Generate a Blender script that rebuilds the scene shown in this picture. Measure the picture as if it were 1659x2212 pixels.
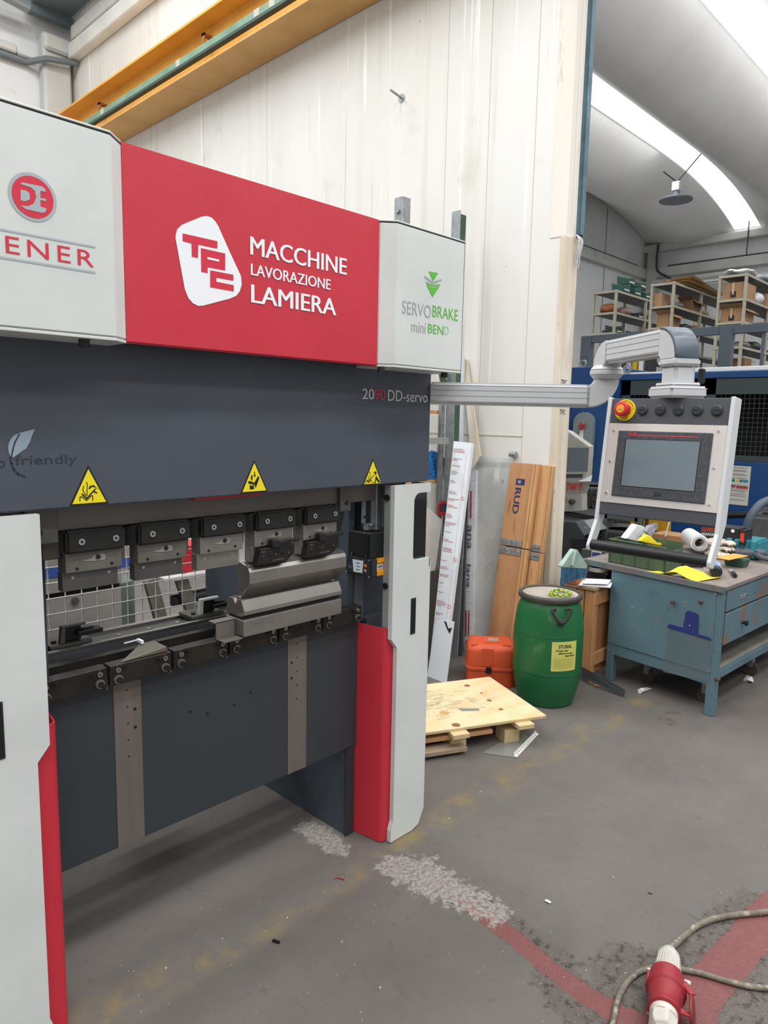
import bpy, bmesh, math, random
import numpy as np
from mathutils import Vector, Matrix
from mathutils.geometry import tessellate_polygon
random.seed(7)
S = bpy.context.scene
for o in list(bpy.data.objects): bpy.data.objects.remove(o)

# ------------------------------------------------------------------ camera
# world: X along the press brake front, Y into the hall, Z up, metres
CAM = Vector((0, 0, 1.62)); FPX = 1530.0
R = [[0.6966978920731393, -0.0810601358881486, 0.7127701603957894],
     [-0.717106981167343, -0.10532528084835423, 0.6889587525935607],
     [0.019225627217449633, -0.9911285686448604, -0.1315086904888246]]
cd = bpy.data.cameras.new('camera'); cam = bpy.data.objects.new('camera', cd)
S.collection.objects.link(cam); S.camera = cam
cd.sensor_fit = 'HORIZONTAL'; cd.sensor_width = 36; cd.lens = 36 * FPX / 1659
cd.clip_start = .05; cd.clip_end = 200
mw = Matrix([[R[0][0], -R[0][1], -R[0][2], CAM.x], [R[1][0], -R[1][1], -R[1][2], CAM.y],
             [R[2][0], -R[2][1], -R[2][2], CAM.z], [0, 0, 0, 1]])
cam.matrix_world = mw

# ------------------------------------------------------------------ world, lamps, exposure
S.view_settings.view_transform = 'Standard'; S.view_settings.look = 'None'
S.view_settings.gamma = 1; S.view_settings.use_curve_mapping = False
S.view_settings.exposure = 0.0
w = bpy.data.worlds.new('world'); S.world = w; w.use_nodes = True
bg = w.node_tree.nodes['Background']; bg.inputs[0].default_value = (.95, .965, 1, 1); bg.inputs[1].default_value = .55
def area(name, loc, sx, sy, power, col=(1, .995, .985), rot=(0, 0, 0)):
    l = bpy.data.lights.new(name, 'AREA'); l.shape = 'RECTANGLE'; l.size = sx; l.size_y = sy
    l.energy = power; l.color = col
    o = bpy.data.objects.new(name, l); S.collection.objects.link(o); o.location = loc; o.rotation_euler = rot
    return o
# roof skylight strips of the near hall (they run along X like the ones in view)
area('skylight_lamp', (.5, -1.5, 7.2), 9, .8, 330)
area('skylight_lamp', (.5, 1.0, 7.2), 6.8, .7, 130)
area('skylight_lamp', (-1, 4.0, 7.2), 9.5, .7, 330)
area('skylight_lamp', (-1, 6.7, 7.2), 9.5, .7, 330)
area('skylight_lamp', (-1, -4.2, 7.2), 12, .8, 300)
# skylight strips of the right hall
for y in (-4.1, -1.4, 1.3, 4.0, 6.7): area('skylight_lamp', (10, y, 7.385), 11, .5, 120)

# ------------------------------------------------------------------ picking helper: pixel of the photo -> point on a world plane
def P(px, py, ax, val):
    q = ((px - 829.5) / FPX, (py - 1106.0) / FPX, 1.0)
    d = Vector([sum(R[i][k] * q[k] for k in range(3)) for i in range(3)])
    return CAM + d * ((val - CAM[ax]) / d[ax])
def PX(px, py, v): return P(px, py, 0, v)
def PY(px, py, v): return P(px, py, 1, v)
def PZ(px, py, v=0): return P(px, py, 2, v)

# ------------------------------------------------------------------ materials
def lin(h):
    if not isinstance(h, str): return tuple(h) + (1,)
    c = [int(h[i:i + 2], 16) / 255 for i in (0, 2, 4)]
    return tuple(x / 12.92 if x <= .04045 else ((x + .055) / 1.055) ** 2.4 for x in c) + (1,)
def mat(name, col, rough=.5, metal=0., col2=None, scale=4., mix=(.4, .65), stretch=(1, 1, 1), bump=0., bscale=60.,
        spots=None, trans=0., alpha=1., emit=0., coat=0., ior=1.45):
    """procedural material: base colour, a second colour laid over through noise, optional spots [(hex, scale, lo, hi, stretch)], noise bump"""
    m = bpy.data.materials.new(name); m.use_nodes = True
    nt = m.node_tree; N = nt.nodes; L = nt.links; b = N['Principled BSDF']
    b.inputs['Roughness'].default_value = rough; b.inputs['Metallic'].default_value = metal
    b.inputs['IOR'].default_value = ior
    if trans: b.inputs['Transmission Weight'].default_value = trans
    if alpha < 1: b.inputs['Alpha'].default_value = alpha
    if coat: b.inputs['Coat Weight'].default_value = coat
    if emit:
        b.inputs['Emission Color'].default_value = lin(col); b.inputs['Emission Strength'].default_value = emit
    b.inputs['Base Color'].default_value = lin(col)
    tc = N.new('ShaderNodeTexCoord')
    def noise(sc, st, detail=4, ro=.6):
        mp = N.new('ShaderNodeMapping'); mp.inputs['Scale'].default_value = st
        L.new(tc.outputs['Object'], mp.inputs[0])
        n = N.new('ShaderNodeTexNoise'); n.inputs['Scale'].default_value = sc; n.inputs['Detail'].default_value = detail
        n.inputs['Roughness'].default_value = ro; L.new(mp.outputs[0], n.inputs['Vector']); return n.outputs['Fac']
    cur = None
    layers = []
    if col2: layers.append((col2, scale, mix[0], mix[1], stretch))
    if spots: layers += spots
    for (c, sc, lo, hi, st) in layers:
        f = noise(sc, st)
        mr = N.new('ShaderNodeMapRange'); mr.inputs[1].default_value = lo; mr.inputs[2].default_value = hi
        L.new(f, mr.inputs[0])
        mx = N.new('ShaderNodeMix'); mx.data_type = 'RGBA'
        if cur is None: mx.inputs[6].default_value = lin(col)
        else: L.new(cur, mx.inputs[6])
        mx.inputs[7].default_value = lin(c); L.new(mr.outputs[0], mx.inputs[0]); cur = mx.outputs[2]
    if cur is not None: L.new(cur, b.inputs['Base Color'])
    if bump:
        f = noise(bscale, stretch)
        bp = N.new('ShaderNodeBump'); bp.inputs['Strength'].default_value = min(1, bump); bp.inputs['Distance'].default_value = .002
        L.new(f, bp.inputs['Height']); L.new(bp.outputs[0], b.inputs['Normal'])
    return m
_m = {}
def K(name, *a, **k):
    if name not in _m: _m[name] = mat(name, *a, **k)
    return _m[name]

# ------------------------------------------------------------------ mesh helpers
WM = {}
def wm(o): return WM.get(o.name, Matrix.Identity(4)) if o else Matrix.Identity(4)
class B:
    def __init__(s): s.v = []; s.f = []
    def add(s, vs, fs):
        n = len(s.v); s.v += [Vector(v) for v in vs]; s.f += [tuple(i + n for i in f) for f in fs]; return s
    def box(s, x0, y0, z0, x1, y1, z1):
        x0, x1 = sorted((x0, x1)); y0, y1 = sorted((y0, y1)); z0, z1 = sorted((z0, z1))
        return s.add([(x0, y0, z0), (x1, y0, z0), (x1, y1, z0), (x0, y1, z0), (x0, y0, z1), (x1, y0, z1), (x1, y1, z1), (x0, y1, z1)],
                     [(3, 2, 1, 0), (4, 5, 6, 7), (0, 1, 5, 4), (1, 2, 6, 5), (2, 3, 7, 6), (3, 0, 4, 7)])
    def obox(s, c, u, v, wv, a, b, d):
        """box centred on c, unit axes u v w, full sizes a b d"""
        c = Vector(c); u = Vector(u).normalized() * a / 2; v = Vector(v).normalized() * b / 2; wv = Vector(wv).normalized() * d / 2
        return s.add([c - u - v - wv, c + u - v - wv, c + u + v - wv, c - u + v - wv, c - u - v + wv, c + u - v + wv, c + u + v + wv, c - u + v + wv],
                     [(3, 2, 1, 0), (4, 5, 6, 7), (0, 1, 5, 4), (1, 2, 6, 5), (2, 3, 7, 6), (3, 0, 4, 7)])
    def bar(s, p, q, a, b, up=(0, 0, 1)):
        p = Vector(p); q = Vector(q); w_ = (q - p); l = w_.length; w_.normalize(); u = w_.cross(Vector(up))
        if u.length < 1e-4: u = w_.cross(Vector((1, 0, 0)))
        u.normalize(); v = u.cross(w_).normalized()
        return s.obox((p + q) / 2, u, v, w_, a, b, l)
    def hexa(s, b4, t4):
        """hexahedron from 4 bottom and 4 top corners"""
        return s.add(list(b4) + list(t4), [(3, 2, 1, 0), (4, 5, 6, 7), (0, 1, 5, 4), (1, 2, 6, 5), (2, 3, 7, 6), (3, 0, 4, 7)])
    def cyl(s, p, q, r, r2=None, n=16, caps=True, hexa=False):
        p = Vector(p); q = Vector(q); r2 = r if r2 is None else r2
        w_ = (q - p).normalized(); u = w_.orthogonal().normalized(); v = w_.cross(u)
        vs = []
        for c, rr in ((p, r), (q, r2)):
            for i in range(n):
                a = 2 * math.pi * i / n; vs.append(c + u * rr * math.cos(a) + v * rr * math.sin(a))
        fs = [(i, (i + 1) % n, n + (i + 1) % n, n + i) for i in range(n)]
        if caps: fs += [tuple(range(n - 1, -1, -1)), tuple(range(n, 2 * n))]
        return s.add(vs, fs)
    def ring(s, p, q, ro, ri, n=20):
        p = Vector(p); q = Vector(q); w_ = (q - p).normalized(); u = w_.orthogonal().normalized(); v = w_.cross(u); vs = []
        for c, rr in ((p, ri), (p, ro), (q, ro), (q, ri)):
            for i in range(n):
                a = 2 * math.pi * i / n; vs.append(c + u * rr * math.cos(a) + v * rr * math.sin(a))
        fs = []
        for k in range(4):
            for i in range(n):
                fs.append((k * n + i, k * n + (i + 1) % n, ((k + 1) % 4) * n + (i + 1) % n, ((k + 1) % 4) * n + i))
        return s.add(vs, fs)
    def tube(s, pts, r, n=8, closed=False, flat=1.):
        pts = [Vector(p) for p in pts]; m = len(pts); vs = []; fs = []
        u = None
        for i, p in enumerate(pts):
            a = pts[i - 1] if (i or closed) else p; b = pts[(i + 1) % m] if (i < m - 1 or closed) else p
            t = (b - a).normalized()
            if u is None: u = t.orthogonal().normalized()
            else:
                u = u - t * u.dot(t); u.normalize()
            v = t.cross(u); rr = r(i / (m - 1)) if callable(r) else r
            for k in range(n):
                an = 2 * math.pi * k / n; vs.append(p + u * rr * math.cos(an) + v * rr * flat * math.sin(an))
        for i in range(m if closed else m - 1):
            j = (i + 1) % m
            for k in range(n): fs.append((i * n + k, i * n + (k + 1) % n, j * n + (k + 1) % n, j * n + k))
        if not closed: fs += [tuple(range(n - 1, -1, -1)), tuple((m - 1) * n + k for k in range(n))]
        return s.add(vs, fs)
    def prism(s, poly, ax, a, b):
        """poly in the two other axes (in x,y,z order), extruded along axis ax from a to b; caps tessellated"""
        oth = [i for i in range(3) if i != ax]
        def mk(p, v):
            r_ = [0, 0, 0]; r_[oth[0]] = p[0]; r_[oth[1]] = p[1]; r_[ax] = v; return r_
        n = len(poly); vs = [mk(p, a) for p in poly] + [mk(p, b) for p in poly]
        fs = [(i, (i + 1) % n, n + (i + 1) % n, n + i) for i in range(n)]
        for t in tessellate_polygon([[Vector((p[0], p[1], 0)) for p in poly]]):
            fs += [tuple(t), tuple(n + i for i in reversed(t))]
        return s.add(vs, fs)
    def eprism(s, pts, d):
        """planar 3d outline extruded by vector d"""
        pts = [Vector(p) for p in pts]; d = Vector(d); n = len(pts)
        fs = [(i, (i + 1) % n, n + (i + 1) % n, n + i) for i in range(n)]
        nrm = Vector((0, 0, 0))
        for i in range(n): nrm += pts[i].cross(pts[(i + 1) % n])
        u = nrm.orthogonal().normalized(); v = nrm.normalized().cross(u)
        for t in tessellate_polygon([[Vector((p.dot(u), p.dot(v), 0)) for p in pts]]):
            fs += [tuple(t), tuple(n + i for i in reversed(t))]
        return s.add(pts + [p + d for p in pts], fs)
    def lathe(s, prof, c, ax=(0, 0, 1), n=32, close=True):
        w_ = Vector(ax).normalized(); u = w_.orthogonal().normalized(); v = w_.cross(u); c = Vector(c); vs = []; fs = []
        for (r, h) in prof:
            for i in range(n):
                a = 2 * math.pi * i / n; vs.append(c + w_ * h + (u * math.cos(a) + v * math.sin(a)) * max(r, 1e-4))
        for k in range(len(prof) - 1):
            for i in range(n): fs.append((k * n + i, k * n + (i + 1) % n, (k + 1) * n + (i + 1) % n, (k + 1) * n + i))
        if close: fs += [tuple(range(n - 1, -1, -1)), tuple((len(prof) - 1) * n + k for k in range(n))]
        return s.add(vs, fs)
    def grid(s, fn, nu, nv):
        vs = [fn(i / nu, j / nv) for j in range(nv + 1) for i in range(nu + 1)]
        fs = [(j * (nu + 1) + i, j * (nu + 1) + i + 1, (j + 1) * (nu + 1) + i + 1, (j + 1) * (nu + 1) + i) for j in range(nv) for i in range(nu)]
        return s.add(vs, fs)
    def build(s, name, m, parent=None, bevel=0, smooth=None, seg=1, local=False):
        me = bpy.data.meshes.new(name)
        inv = wm(parent).inverted() if not local else Matrix.Identity(4)
        me.from_pydata([inv @ v for v in s.v], [], s.f); me.update()
        bm = bmesh.new(); bm.from_mesh(me)
        bmesh.ops.recalc_face_normals(bm, faces=bm.faces)
        if bevel:
            es = [e for e in bm.edges if len(e.link_faces) == 2 and e.calc_face_angle(0) > .5]
            bmesh.ops.bevel(bm, geom=es, offset=bevel, segments=seg, affect='EDGES', clamp_overlap=True)
        bm.to_mesh(me); bm.free()
        if smooth is not None:
            for p_ in me.polygons: p_.use_smooth = True
            me.set_sharp_from_angle(angle=math.radians(smooth))
        me.materials.append(m)
        o = bpy.data.objects.new(name, me); S.collection.objects.link(o)
        if parent: o.parent = parent
        WM[o.name] = wm(parent).copy()
        return o
def tag(o, label=None, cat=None, group=None, kind=None):
    if label: o['label'] = label
    if cat: o['category'] = cat
    if group: o['group'] = group
    if kind: o['kind'] = kind
    return o
def thing(name, label, cat, loc=(0, 0, 0), rz=0, group=None):
    o = bpy.data.objects.new(name, None); S.collection.objects.link(o); o.empty_display_size = .1
    o.location = loc; o.rotation_euler = (0, 0, rz)
    WM[o.name] = Matrix.Translation(loc) @ Matrix.Rotation(rz, 4, 'Z')
    return tag(o, label, cat, group)
def single(b, name, m, label, cat, group=None, **k):
    """a thing that is one mesh; origin moved to its base"""
    c = Vector((sum(v.x for v in b.v) / len(b.v), sum(v.y for v in b.v) / len(b.v), min(v.z for v in b.v)))
    for v in b.v: v -= c
    o = b.build(name, m, None, **k); o.location = c
    WM[o.name] = Matrix.Translation(c)
    return tag(o, label, cat, group)
def struct(b, name, m, parent=None, **k):
    o = b.build(name, m, parent, **k)
    if parent is None: o['kind'] = 'structure'
    return o
def cp(o, parent, d=None, label=None):
    """copy a thing or part with everything under it"""
    c = o.copy(); S.collection.objects.link(c); c.parent = parent
    WM[c.name] = wm(o).copy()
    for ch in list(o.children): cp(ch, c)
    if d is not None: c.location = Vector(c.location) + Vector(d)
    if label: c['label'] = label
    return c
def flat(polys, m, parent, name='print', n=None):
    """flat print: list of planar outlines, triangulated"""
    b = B()
    for pts in polys:
        pts = [Vector(p) for p in pts]
        nrm = Vector((0, 0, 0))
        for i in range(len(pts)): nrm += (pts[i] - pts[0]).cross(pts[(i + 1) % len(pts)] - pts[0])
        if nrm.length < 1e-12: continue
        u = nrm.orthogonal().normalized(); v = nrm.normalized().cross(u)
        b.add(pts, [tuple(t) for t in tessellate_polygon([[Vector((p.dot(u), p.dot(v), 0)) for p in pts]])])
    return b.build(name, m, parent)
def text(s, m, parent, o, u, v, wd, ht, name='lettering', bold=0., fn=None, sp=1.):
    """lettering fitted to the box o + [0,wd]*u + [0,ht]*v on a plane"""
    cu = bpy.data.curves.new('t', 'FONT'); cu.body = s; cu.offset = 0; cu.space_character = sp; cu.resolution_u = 3
    to = bpy.data.objects.new('t', cu); S.collection.objects.link(to)
    bpy.context.view_layer.update()
    me = bpy.data.meshes.new_from_object(to.evaluated_get(bpy.context.evaluated_depsgraph_get()))
    bpy.data.objects.remove(to)
    co = [w_.co.copy() for w_ in me.vertices]
    x0 = min(c.x for c in co); x1 = max(c.x for c in co); y0 = min(c.y for c in co); y1 = max(c.y for c in co)
    o = Vector(o); u = Vector(u); v = Vector(v); b = B()
    def mp(c):
        a = (c.x - x0) / (x1 - x0) * wd; d = (c.y - y0) / (y1 - y0) * ht
        return fn(a, d) if fn else o + u * a + v * d
    fs = [tuple(p.vertices) for p in me.polygons]; b.add([mp(c) for c in co], fs)
    nn = (mp(Vector((x1, y0, 0))) - mp(Vector((x0, y0, 0)))).cross(mp(Vector((x0, y1, 0))) - mp(Vector((x0, y0, 0)))).normalized() * .0002
    i = 0
    for k in ((-1, 1) if bold > .005 else ()):
        for sc in (.45, 1.0): i += 1; b.add([mp(c + Vector((k * bold * sc, 0, 0))) + nn * i for c in co], fs)
    bpy.data.meshes.remove(me)
    return b.build(name, m, parent)
def arc(c, r, a0, a1, n, ax='xz'):
    return [(c[0] + r * math.cos(math.radians(a0 + (a1 - a0) * i / n)), c[1] + r * math.sin(math.radians(a0 + (a1 - a0) * i / n))) for i in range(n + 1)]
def rrect(x0, z0, x1, z1, r, n=4):
    return arc((x1 - r, z1 - r), r, 0, 90, n) + arc((x0 + r, z1 - r), r, 90, 180, n) + arc((x0 + r, z0 + r), r, 180, 270, n) + arc((x1 - r, z0 + r), r, 270, 360, n)
def smooth_path(pts, k=6):
    pts = [Vector(p) for p in pts]; out = []
    for i in range(len(pts) - 1):
        p0 = pts[max(i - 1, 0)]; p1 = pts[i]; p2 = pts[i + 1]; p3 = pts[min(i + 2, len(pts) - 1)]
        for j in range(k):
            t = j / k
            out.append(.5 * ((2 * p1) + (p2 - p0) * t + (2 * p0 - 5 * p1 + 4 * p2 - p3) * t * t + (3 * p1 - p0 - 3 * p2 + p3) * t ** 3))
    return out + [pts[-1]]

# palette
white_paint = K('white_powder_coat', 'd5d9d5', .45, col2='ccd1cd', scale=3, bump=.15, bscale=900)
red_paint = K('red_powder_coat', 'c83040', .5, col2='c22b3b', scale=3, bump=.3, bscale=900)
anthracite = K('anthracite_powder_coat', '4c525c', .42, col2='474d57', scale=3, bump=.25, bscale=1200)
black_steel = K('blackened_steel', '2a2826', .38, .5, col2='35312c', scale=14)
brown_steel = K('bronzed_dark_steel', '3a3730', .4, .6, col2='2c2a26', scale=9)
raw_steel = K('ground_steel', '8f8a83', .4, .65, col2='86817a', scale=6, stretch=(1, 1, 6))
light_steel = K('bright_ground_steel', 'aaa69f', .28, .9, col2='a39f98', scale=6, stretch=(3, 1, 1))
grey_steel = K('dull_grey_steel', '75716a', .5, .45, col2='68635c', scale=10)
galv = K('galvanised_steel', 'a3a8aa', .45, .6, col2='8d9395', scale=18)
chrome = K('chrome', 'c8c8c6', .2, 1.)
black_plastic = K('black_plastic', '1d1e20', .45)
# ================================================================== SETTING
XW = 3.98; YW = 2.353; YB = 9.4; XE = 20.4; CEIL = 7.4
# ---- floor: one slab with worn paint lines and scraped patches stored as soft masks
def floor():
    xs = np.concatenate([np.arange(-7, -.0, .5), np.arange(0, 5.2, .035), np.arange(5.2, 21.5, .5)])
    ys = np.concatenate([np.arange(-6, -.0, .5), np.arange(0, 3.6, .035), np.arange(3.6, 10, .5)])
    X, Y = np.meshgrid(xs, ys); n = X.size
    def field(spine, wid):
        pts = [PZ(*p) for p in spine]; best = np.full(X.shape, -9.)
        for i in range(len(pts) - 1):
            a = pts[i]; b = pts[i + 1]; dx, dy = b.x - a.x, b.y - a.y; L2 = dx * dx + dy * dy
            t = np.clip(((X - a.x) * dx + (Y - a.y) * dy) / L2, 0, 1)
            d = np.hypot(X - a.x - t * dx, Y - a.y - t * dy); wv = wid[i] * (1 - t) + wid[i + 1] * t
            best = np.maximum(best, 1 - d / (2 * wv))          # .5 on the paint's edge
        return np.clip(best, 0, 1)
    red = np.maximum(field([(990, 1948), (1045, 1978), (1110, 2025), (1180, 2085), (1265, 2150), (1345, 2195), (1420, 2240)], [.012, .032, .032, .032, .034, .04, .05]),
                     field([(2050, 1600), (1700, 1930), (1650, 1985), (1590, 2060), (1545, 2110), (1490, 2170), (1450, 2240)], [.05, .05, .055, .06, .06, .065, .09]))
    yel = field([(200, 2200), (299, 2146), (424, 2082), (564, 2015), (714, 1930), (880, 1815), (990, 1745), (1120, 1668), (1240, 1598), (1400, 1510)], [.07, .07, .06, .045, .05, .05, .07, .08, .07, .07])
    scr = np.maximum(field([(855, 1872), (905, 1885), (950, 1915), (1015, 1945), (1070, 1972)], [.06, .085, .07, .06, .05]),
                     field([(660, 1785), (690, 1805), (735, 1835)], [.04, .05, .04]))
    dirt = np.maximum.reduce([field([(1040, 1960), (1150, 2040), (1210, 2080)], [.05, .05, .05]), field([(1190, 2120), (1280, 2190), (1330, 2230)], [.05, .09, .1]),
                             field([(1659, 2060), (1600, 2130), (1560, 2212)], [.16, .15, .13]), field([(1640, 1950), (1590, 1990), (1540, 2050), (1480, 2110)], [.06, .07, .06, .05]),
                             field([(1380, 2100), (1350, 2160)], [.1, .1])])
    b = B(); nx = len(xs)
    b.v = [Vector((x, y, 0)) for x, y in zip(X.ravel(), Y.ravel())]
    b.f = [(j * nx + i, j * nx + i + 1, (j + 1) * nx + i + 1, (j + 1) * nx + i) for j in range(len(ys) - 1) for i in range(nx - 1)]
    m = bpy.data.materials.new('worn_concrete'); m.use_nodes = True; nt = m.node_tree; N = nt.nodes; L = nt.links; bs = N['Principled BSDF']
    tc = N.new('ShaderNodeTexCoord'); at = N.new('ShaderNodeAttribute'); at.attribute_name = 'paint'
    sp = N.new('ShaderNodeSeparateColor'); L.new(at.outputs['Color'], sp.inputs[0])
    def noise(sc, det=5, st=(1, 1, 1), ro=.65):
        mp = N.new('ShaderNodeMapping'); mp.inputs['Scale'].default_value = st; L.new(tc.outputs['Object'], mp.inputs[0])
        q = N.new('ShaderNodeTexNoise'); q.inputs['Scale'].default_value = sc; q.inputs['Detail'].default_value = det; q.inputs['Roughness'].default_value = ro
        L.new(mp.outputs[0], q.inputs['Vector']); return q.outputs['Fac']
    def mr(f, a, b_, c=0, d=1):
        q = N.new('ShaderNodeMapRange'); q.inputs[1].default_value = a; q.inputs[2].default_value = b_; q.inputs[3].default_value = c; q.inputs[4].default_value = d
        L.new(f, q.inputs[0]); return q.outputs[0]
    def mix(a, c, f):
        q = N.new('ShaderNodeMix'); q.data_type = 'RGBA'
        if isinstance(a, str): q.inputs[6].default_value = lin(a)
        else: L.new(a, q.inputs[6])
        q.inputs[7].default_value = lin(c); L.new(f, q.inputs[0]); return q.outputs[2]
    def add(a, b_):
        q = N.new('ShaderNodeMath'); q.operation = 'ADD'; L.new(a, q.inputs[0]); L.new(b_, q.inputs[1]); return q.outputs[0]
    def mul(a, b_):
        q = N.new('ShaderNodeMath'); q.operation = 'MULTIPLY'; L.new(a, q.inputs[0]); L.new(b_, q.inputs[1]); return q.outputs[0]
    c = mix('6a6561', '605b57', mr(noise(1.3), .38, .62))
    c = mix(c, '67615d', mr(noise(7, 6), .5, .68))
    c = mix(c, '54504c', mr(noise(26, 6, (1, .5, 1)), .6, .75))
    c = mix(c, '73706d', mr(noise(110, 3), .70, .75))
    c = mix(c, '3f3c3a', mr(noise(2.2, 8), .66, .72, 0, .7))
    n40 = mr(noise(55, 6), .3, .7, -.16, .16); n200 = noise(160, 4)
    d = add(sp.outputs[2], mr(noise(22, 6), .3, .7, -.22, .22))
    dm = mr(d, .38, .5)
    c = mix(c, '5c554f', mul(dm, mr(noise(60, 4), .3, .55, .3, 1)))
    c = mix(c, '3d3935', mul(dm, mr(noise(34, 5), .52, .6)))
    c = mix(c, '7d746c', mul(dm, mr(noise(110, 4), .6, .68)))
    rm = mr(add(sp.outputs[0], mr(noise(40, 6), .3, .7, -.10, .10)), .48, .51)
    c = mix(c, '764847', rm)
    c = mix(c, '805150', mul(rm, mr(noise(30, 5), .5, .7, 0, .8)))
    c = mix(c, '5f3e3e', mul(rm, mr(noise(120, 4), .66, .72)))
    ym = mul(mr(add(sp.outputs[1], n40), .3, .85), mr(noise(6, 7), .46, .66, 0, .8))
    c = mix(c, '847348', ym)
    at2 = N.new('ShaderNodeAttribute'); at2.attribute_name = 'scrape'
    sm = mr(add(at2.outputs['Fac'], mr(noise(30, 7), .3, .7, -.34, .34)), .40, .52)
    c = mix(c, 'a09a93', mul(sm, mr(noise(70, 6), .36, .6, .1, 1)))
    c = mix(c, '5e5853', mul(sm, mr(n200, .56, .66)))
    L.new(c, bs.inputs['Base Color'])
    ru = mr(noise(5, 4), .3, .7, .42, .62); L.new(ru, bs.inputs['Roughness']); bs.inputs['Specular IOR Level'].default_value = .35
    h = add(mr(noise(180, 3), 0, 1, 0, .25), add(mr(rm, 0, 1, 0, .5), mul(dm, mr(noise(70, 4), 0, 1, -1.2, .6))))
    bp = N.new('ShaderNodeBump'); bp.inputs['Strength'].default_value = .5; bp.inputs['Distance'].default_value = .004
    L.new(h, bp.inputs['Height']); L.new(bp.outputs[0], bs.inputs['Normal'])
    o = struct(b, 'floor', m)
    ca = o.data.color_attributes.new('paint', 'FLOAT_COLOR', 'POINT')
    arr = np.ones((n, 4), dtype=np.float32); arr[:, 0] = red.ravel(); arr[:, 1] = yel.ravel(); arr[:, 2] = dirt.ravel()
    ca.data.foreach_set('color', arr.ravel())
    fa = o.data.attributes.new('scrape', 'FLOAT', 'POINT'); fa.data.foreach_set('value', scr.ravel().astype(np.float32))
    return o
floor()

# ---- white partition wall running away from the viewer at X = XW, its near end at Y = YW
wallm = K('old_white_wall_paint', 'e0dfdb', .55, col2='d8d6cf', scale=1.1, bump=.25, bscale=25, stretch=(1, 1, .25),
          spots=[('cdc9c0', 7, .56, .8, (1, 1, .04)), ('f6f6f3', 11, .60, .66, (1, 1, .03)), ('c4bdae', 2.0, .60, .82, (1, 1, .8)), ('8f887b', 24, .735, .755, (1, 1, .5)), ('cfcabd', 40, .66, .7, (1, 1, .02))])
edgem = K('cream_edge_boards', 'e6e1d8', .6, col2='ddd6ca', scale=3, stretch=(1, 1, .1), spots=[('bfae95', 12, .62, .74, (1, 1, .2))])
timber_old = K('old_bare_timber', 'd9cfbf', .75, col2='cdbfa9', scale=5, stretch=(3, 3, .25), bump=.4, bscale=30, spots=[('e3ddd1', 6, .52, .66, (1, 1, .3)), ('8a7760', 26, .70, .74, (1, 1, .3))])
wp = B().box(XW, YW, 0, XW + .14, YB, 9)
wall = struct(wp, 'wall_right', wallm)
# raised vertical seams of the wall's boards, one every 1.02 m and the close pair at the near end
seam = K('wall_joint', 'c2bcae', .8)
for y in (2.60, 2.96, 3.32, 4.34, 5.36, 6.38, 7.40):
    B().box(XW - .0015, y, 0, XW + .01, y + .004, 9).build('board_joint', seam, wall)
B().box(XW - .004, 2.60, 1.515, XW + .01, 3.5, 1.522).build('board_joint', seam, wall)
B().box(XW - .004, YW - .004, 2.74, XW + .05, YW + .11, 9).build('edge_board', edgem, wall, bevel=.002)
B().box(XW + .052, YW - .008, 2.74, XW + .105, YW + .02, 9).build('edge_board', edgem, wall, bevel=.002)
B().box(XW - .006, YW - .012, 0, XW + .052, YW + .035, 2.74).build('edge_post', timber_old, wall, bevel=.004)
B().box(XW + .054, YW - .010, 0, XW + .14, YW + .03, 2.74).build('edge_post', timber_old, wall, bevel=.004)
teal_old = K('old_teal_steel', '5d7884', .5, col2='4a626e', scale=8, spots=[('8ba0a6', 20, .66, .74, (1, 1, .3))])
B().box(XW + .107, YW - .03, 2.755, XW + .175, YW + .05, 9).build('edge_flashing', teal_old, wall, bevel=.012, seg=2)
# nail-in hook high on the wall
hk = PX(868, 212, XW); b = B().cyl(hk, hk + Vector((-.10, .02, .03)), .008).cyl(hk, hk + Vector((-.006, 0, 0)), .03, n=12)
single(b, 'wall_hook', galv, 'small steel hook fixed high on the white partition wall', 'hook')
# torn bundle of wire at the flashing's foot
b = B()
for i in range(9):
    p = Vector((XW + .08 + .01 * (i % 3), YW - .02, 2.76)); b.tube(smooth_path([p, p + Vector((.02 * math.sin(i), -.03, -.05)), p + Vector((.025 * math.cos(i * 2), -.02 * (i % 2), -.13 - .01 * i))], 4), .003, n=5)
tag(b.build('wire_tuft', K('pale_plastic_wrap', 'c9c9cc', .35)), 'tuft of pale wrapping hanging under the teal edge strip of the partition', 'wrapping')
# pencilled letters on the edge post
ink = K('black_ink', '25242a', .6)
text('TPC', ink, wall, (XW + .012, YW - .0135, 1.665), (1, 0, 0), (0, 0, 1), .07, .03, bold=-.01)
text('TPC', ink, wall, (XW + .010, YW - .0135, 1.845), (1, 0, 0), (0, 0, 1), .07, .035, bold=-.01)

# ---- back wall and end wall of the hall
conc = K('pale_precast_concrete', 'c9c9c5', .75, col2='bcbcb8', scale=1.2, bump=.2, bscale=30, spots=[('a9a9a4', 4, .62, .8, (1, 1, .4))])
concd = K('grey_precast_concrete', 'dcdede', .75, col2='d2d4d5', scale=1.0, bump=.2, bscale=30, spots=[('8f9192', 5, .62, .8, (1, 1, 1))])
wb = struct(B().box(-7, YB, 0, XE + .4, YB + .3, 9), 'wall_back', concd)
we = struct(B().box(XE, -6, 0, XE + .4, YB, 9), 'wall_end', concd)
wl = struct(B().box(-7.3, -6, 0, -7, YB, 9), 'wall_left', conc)
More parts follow.
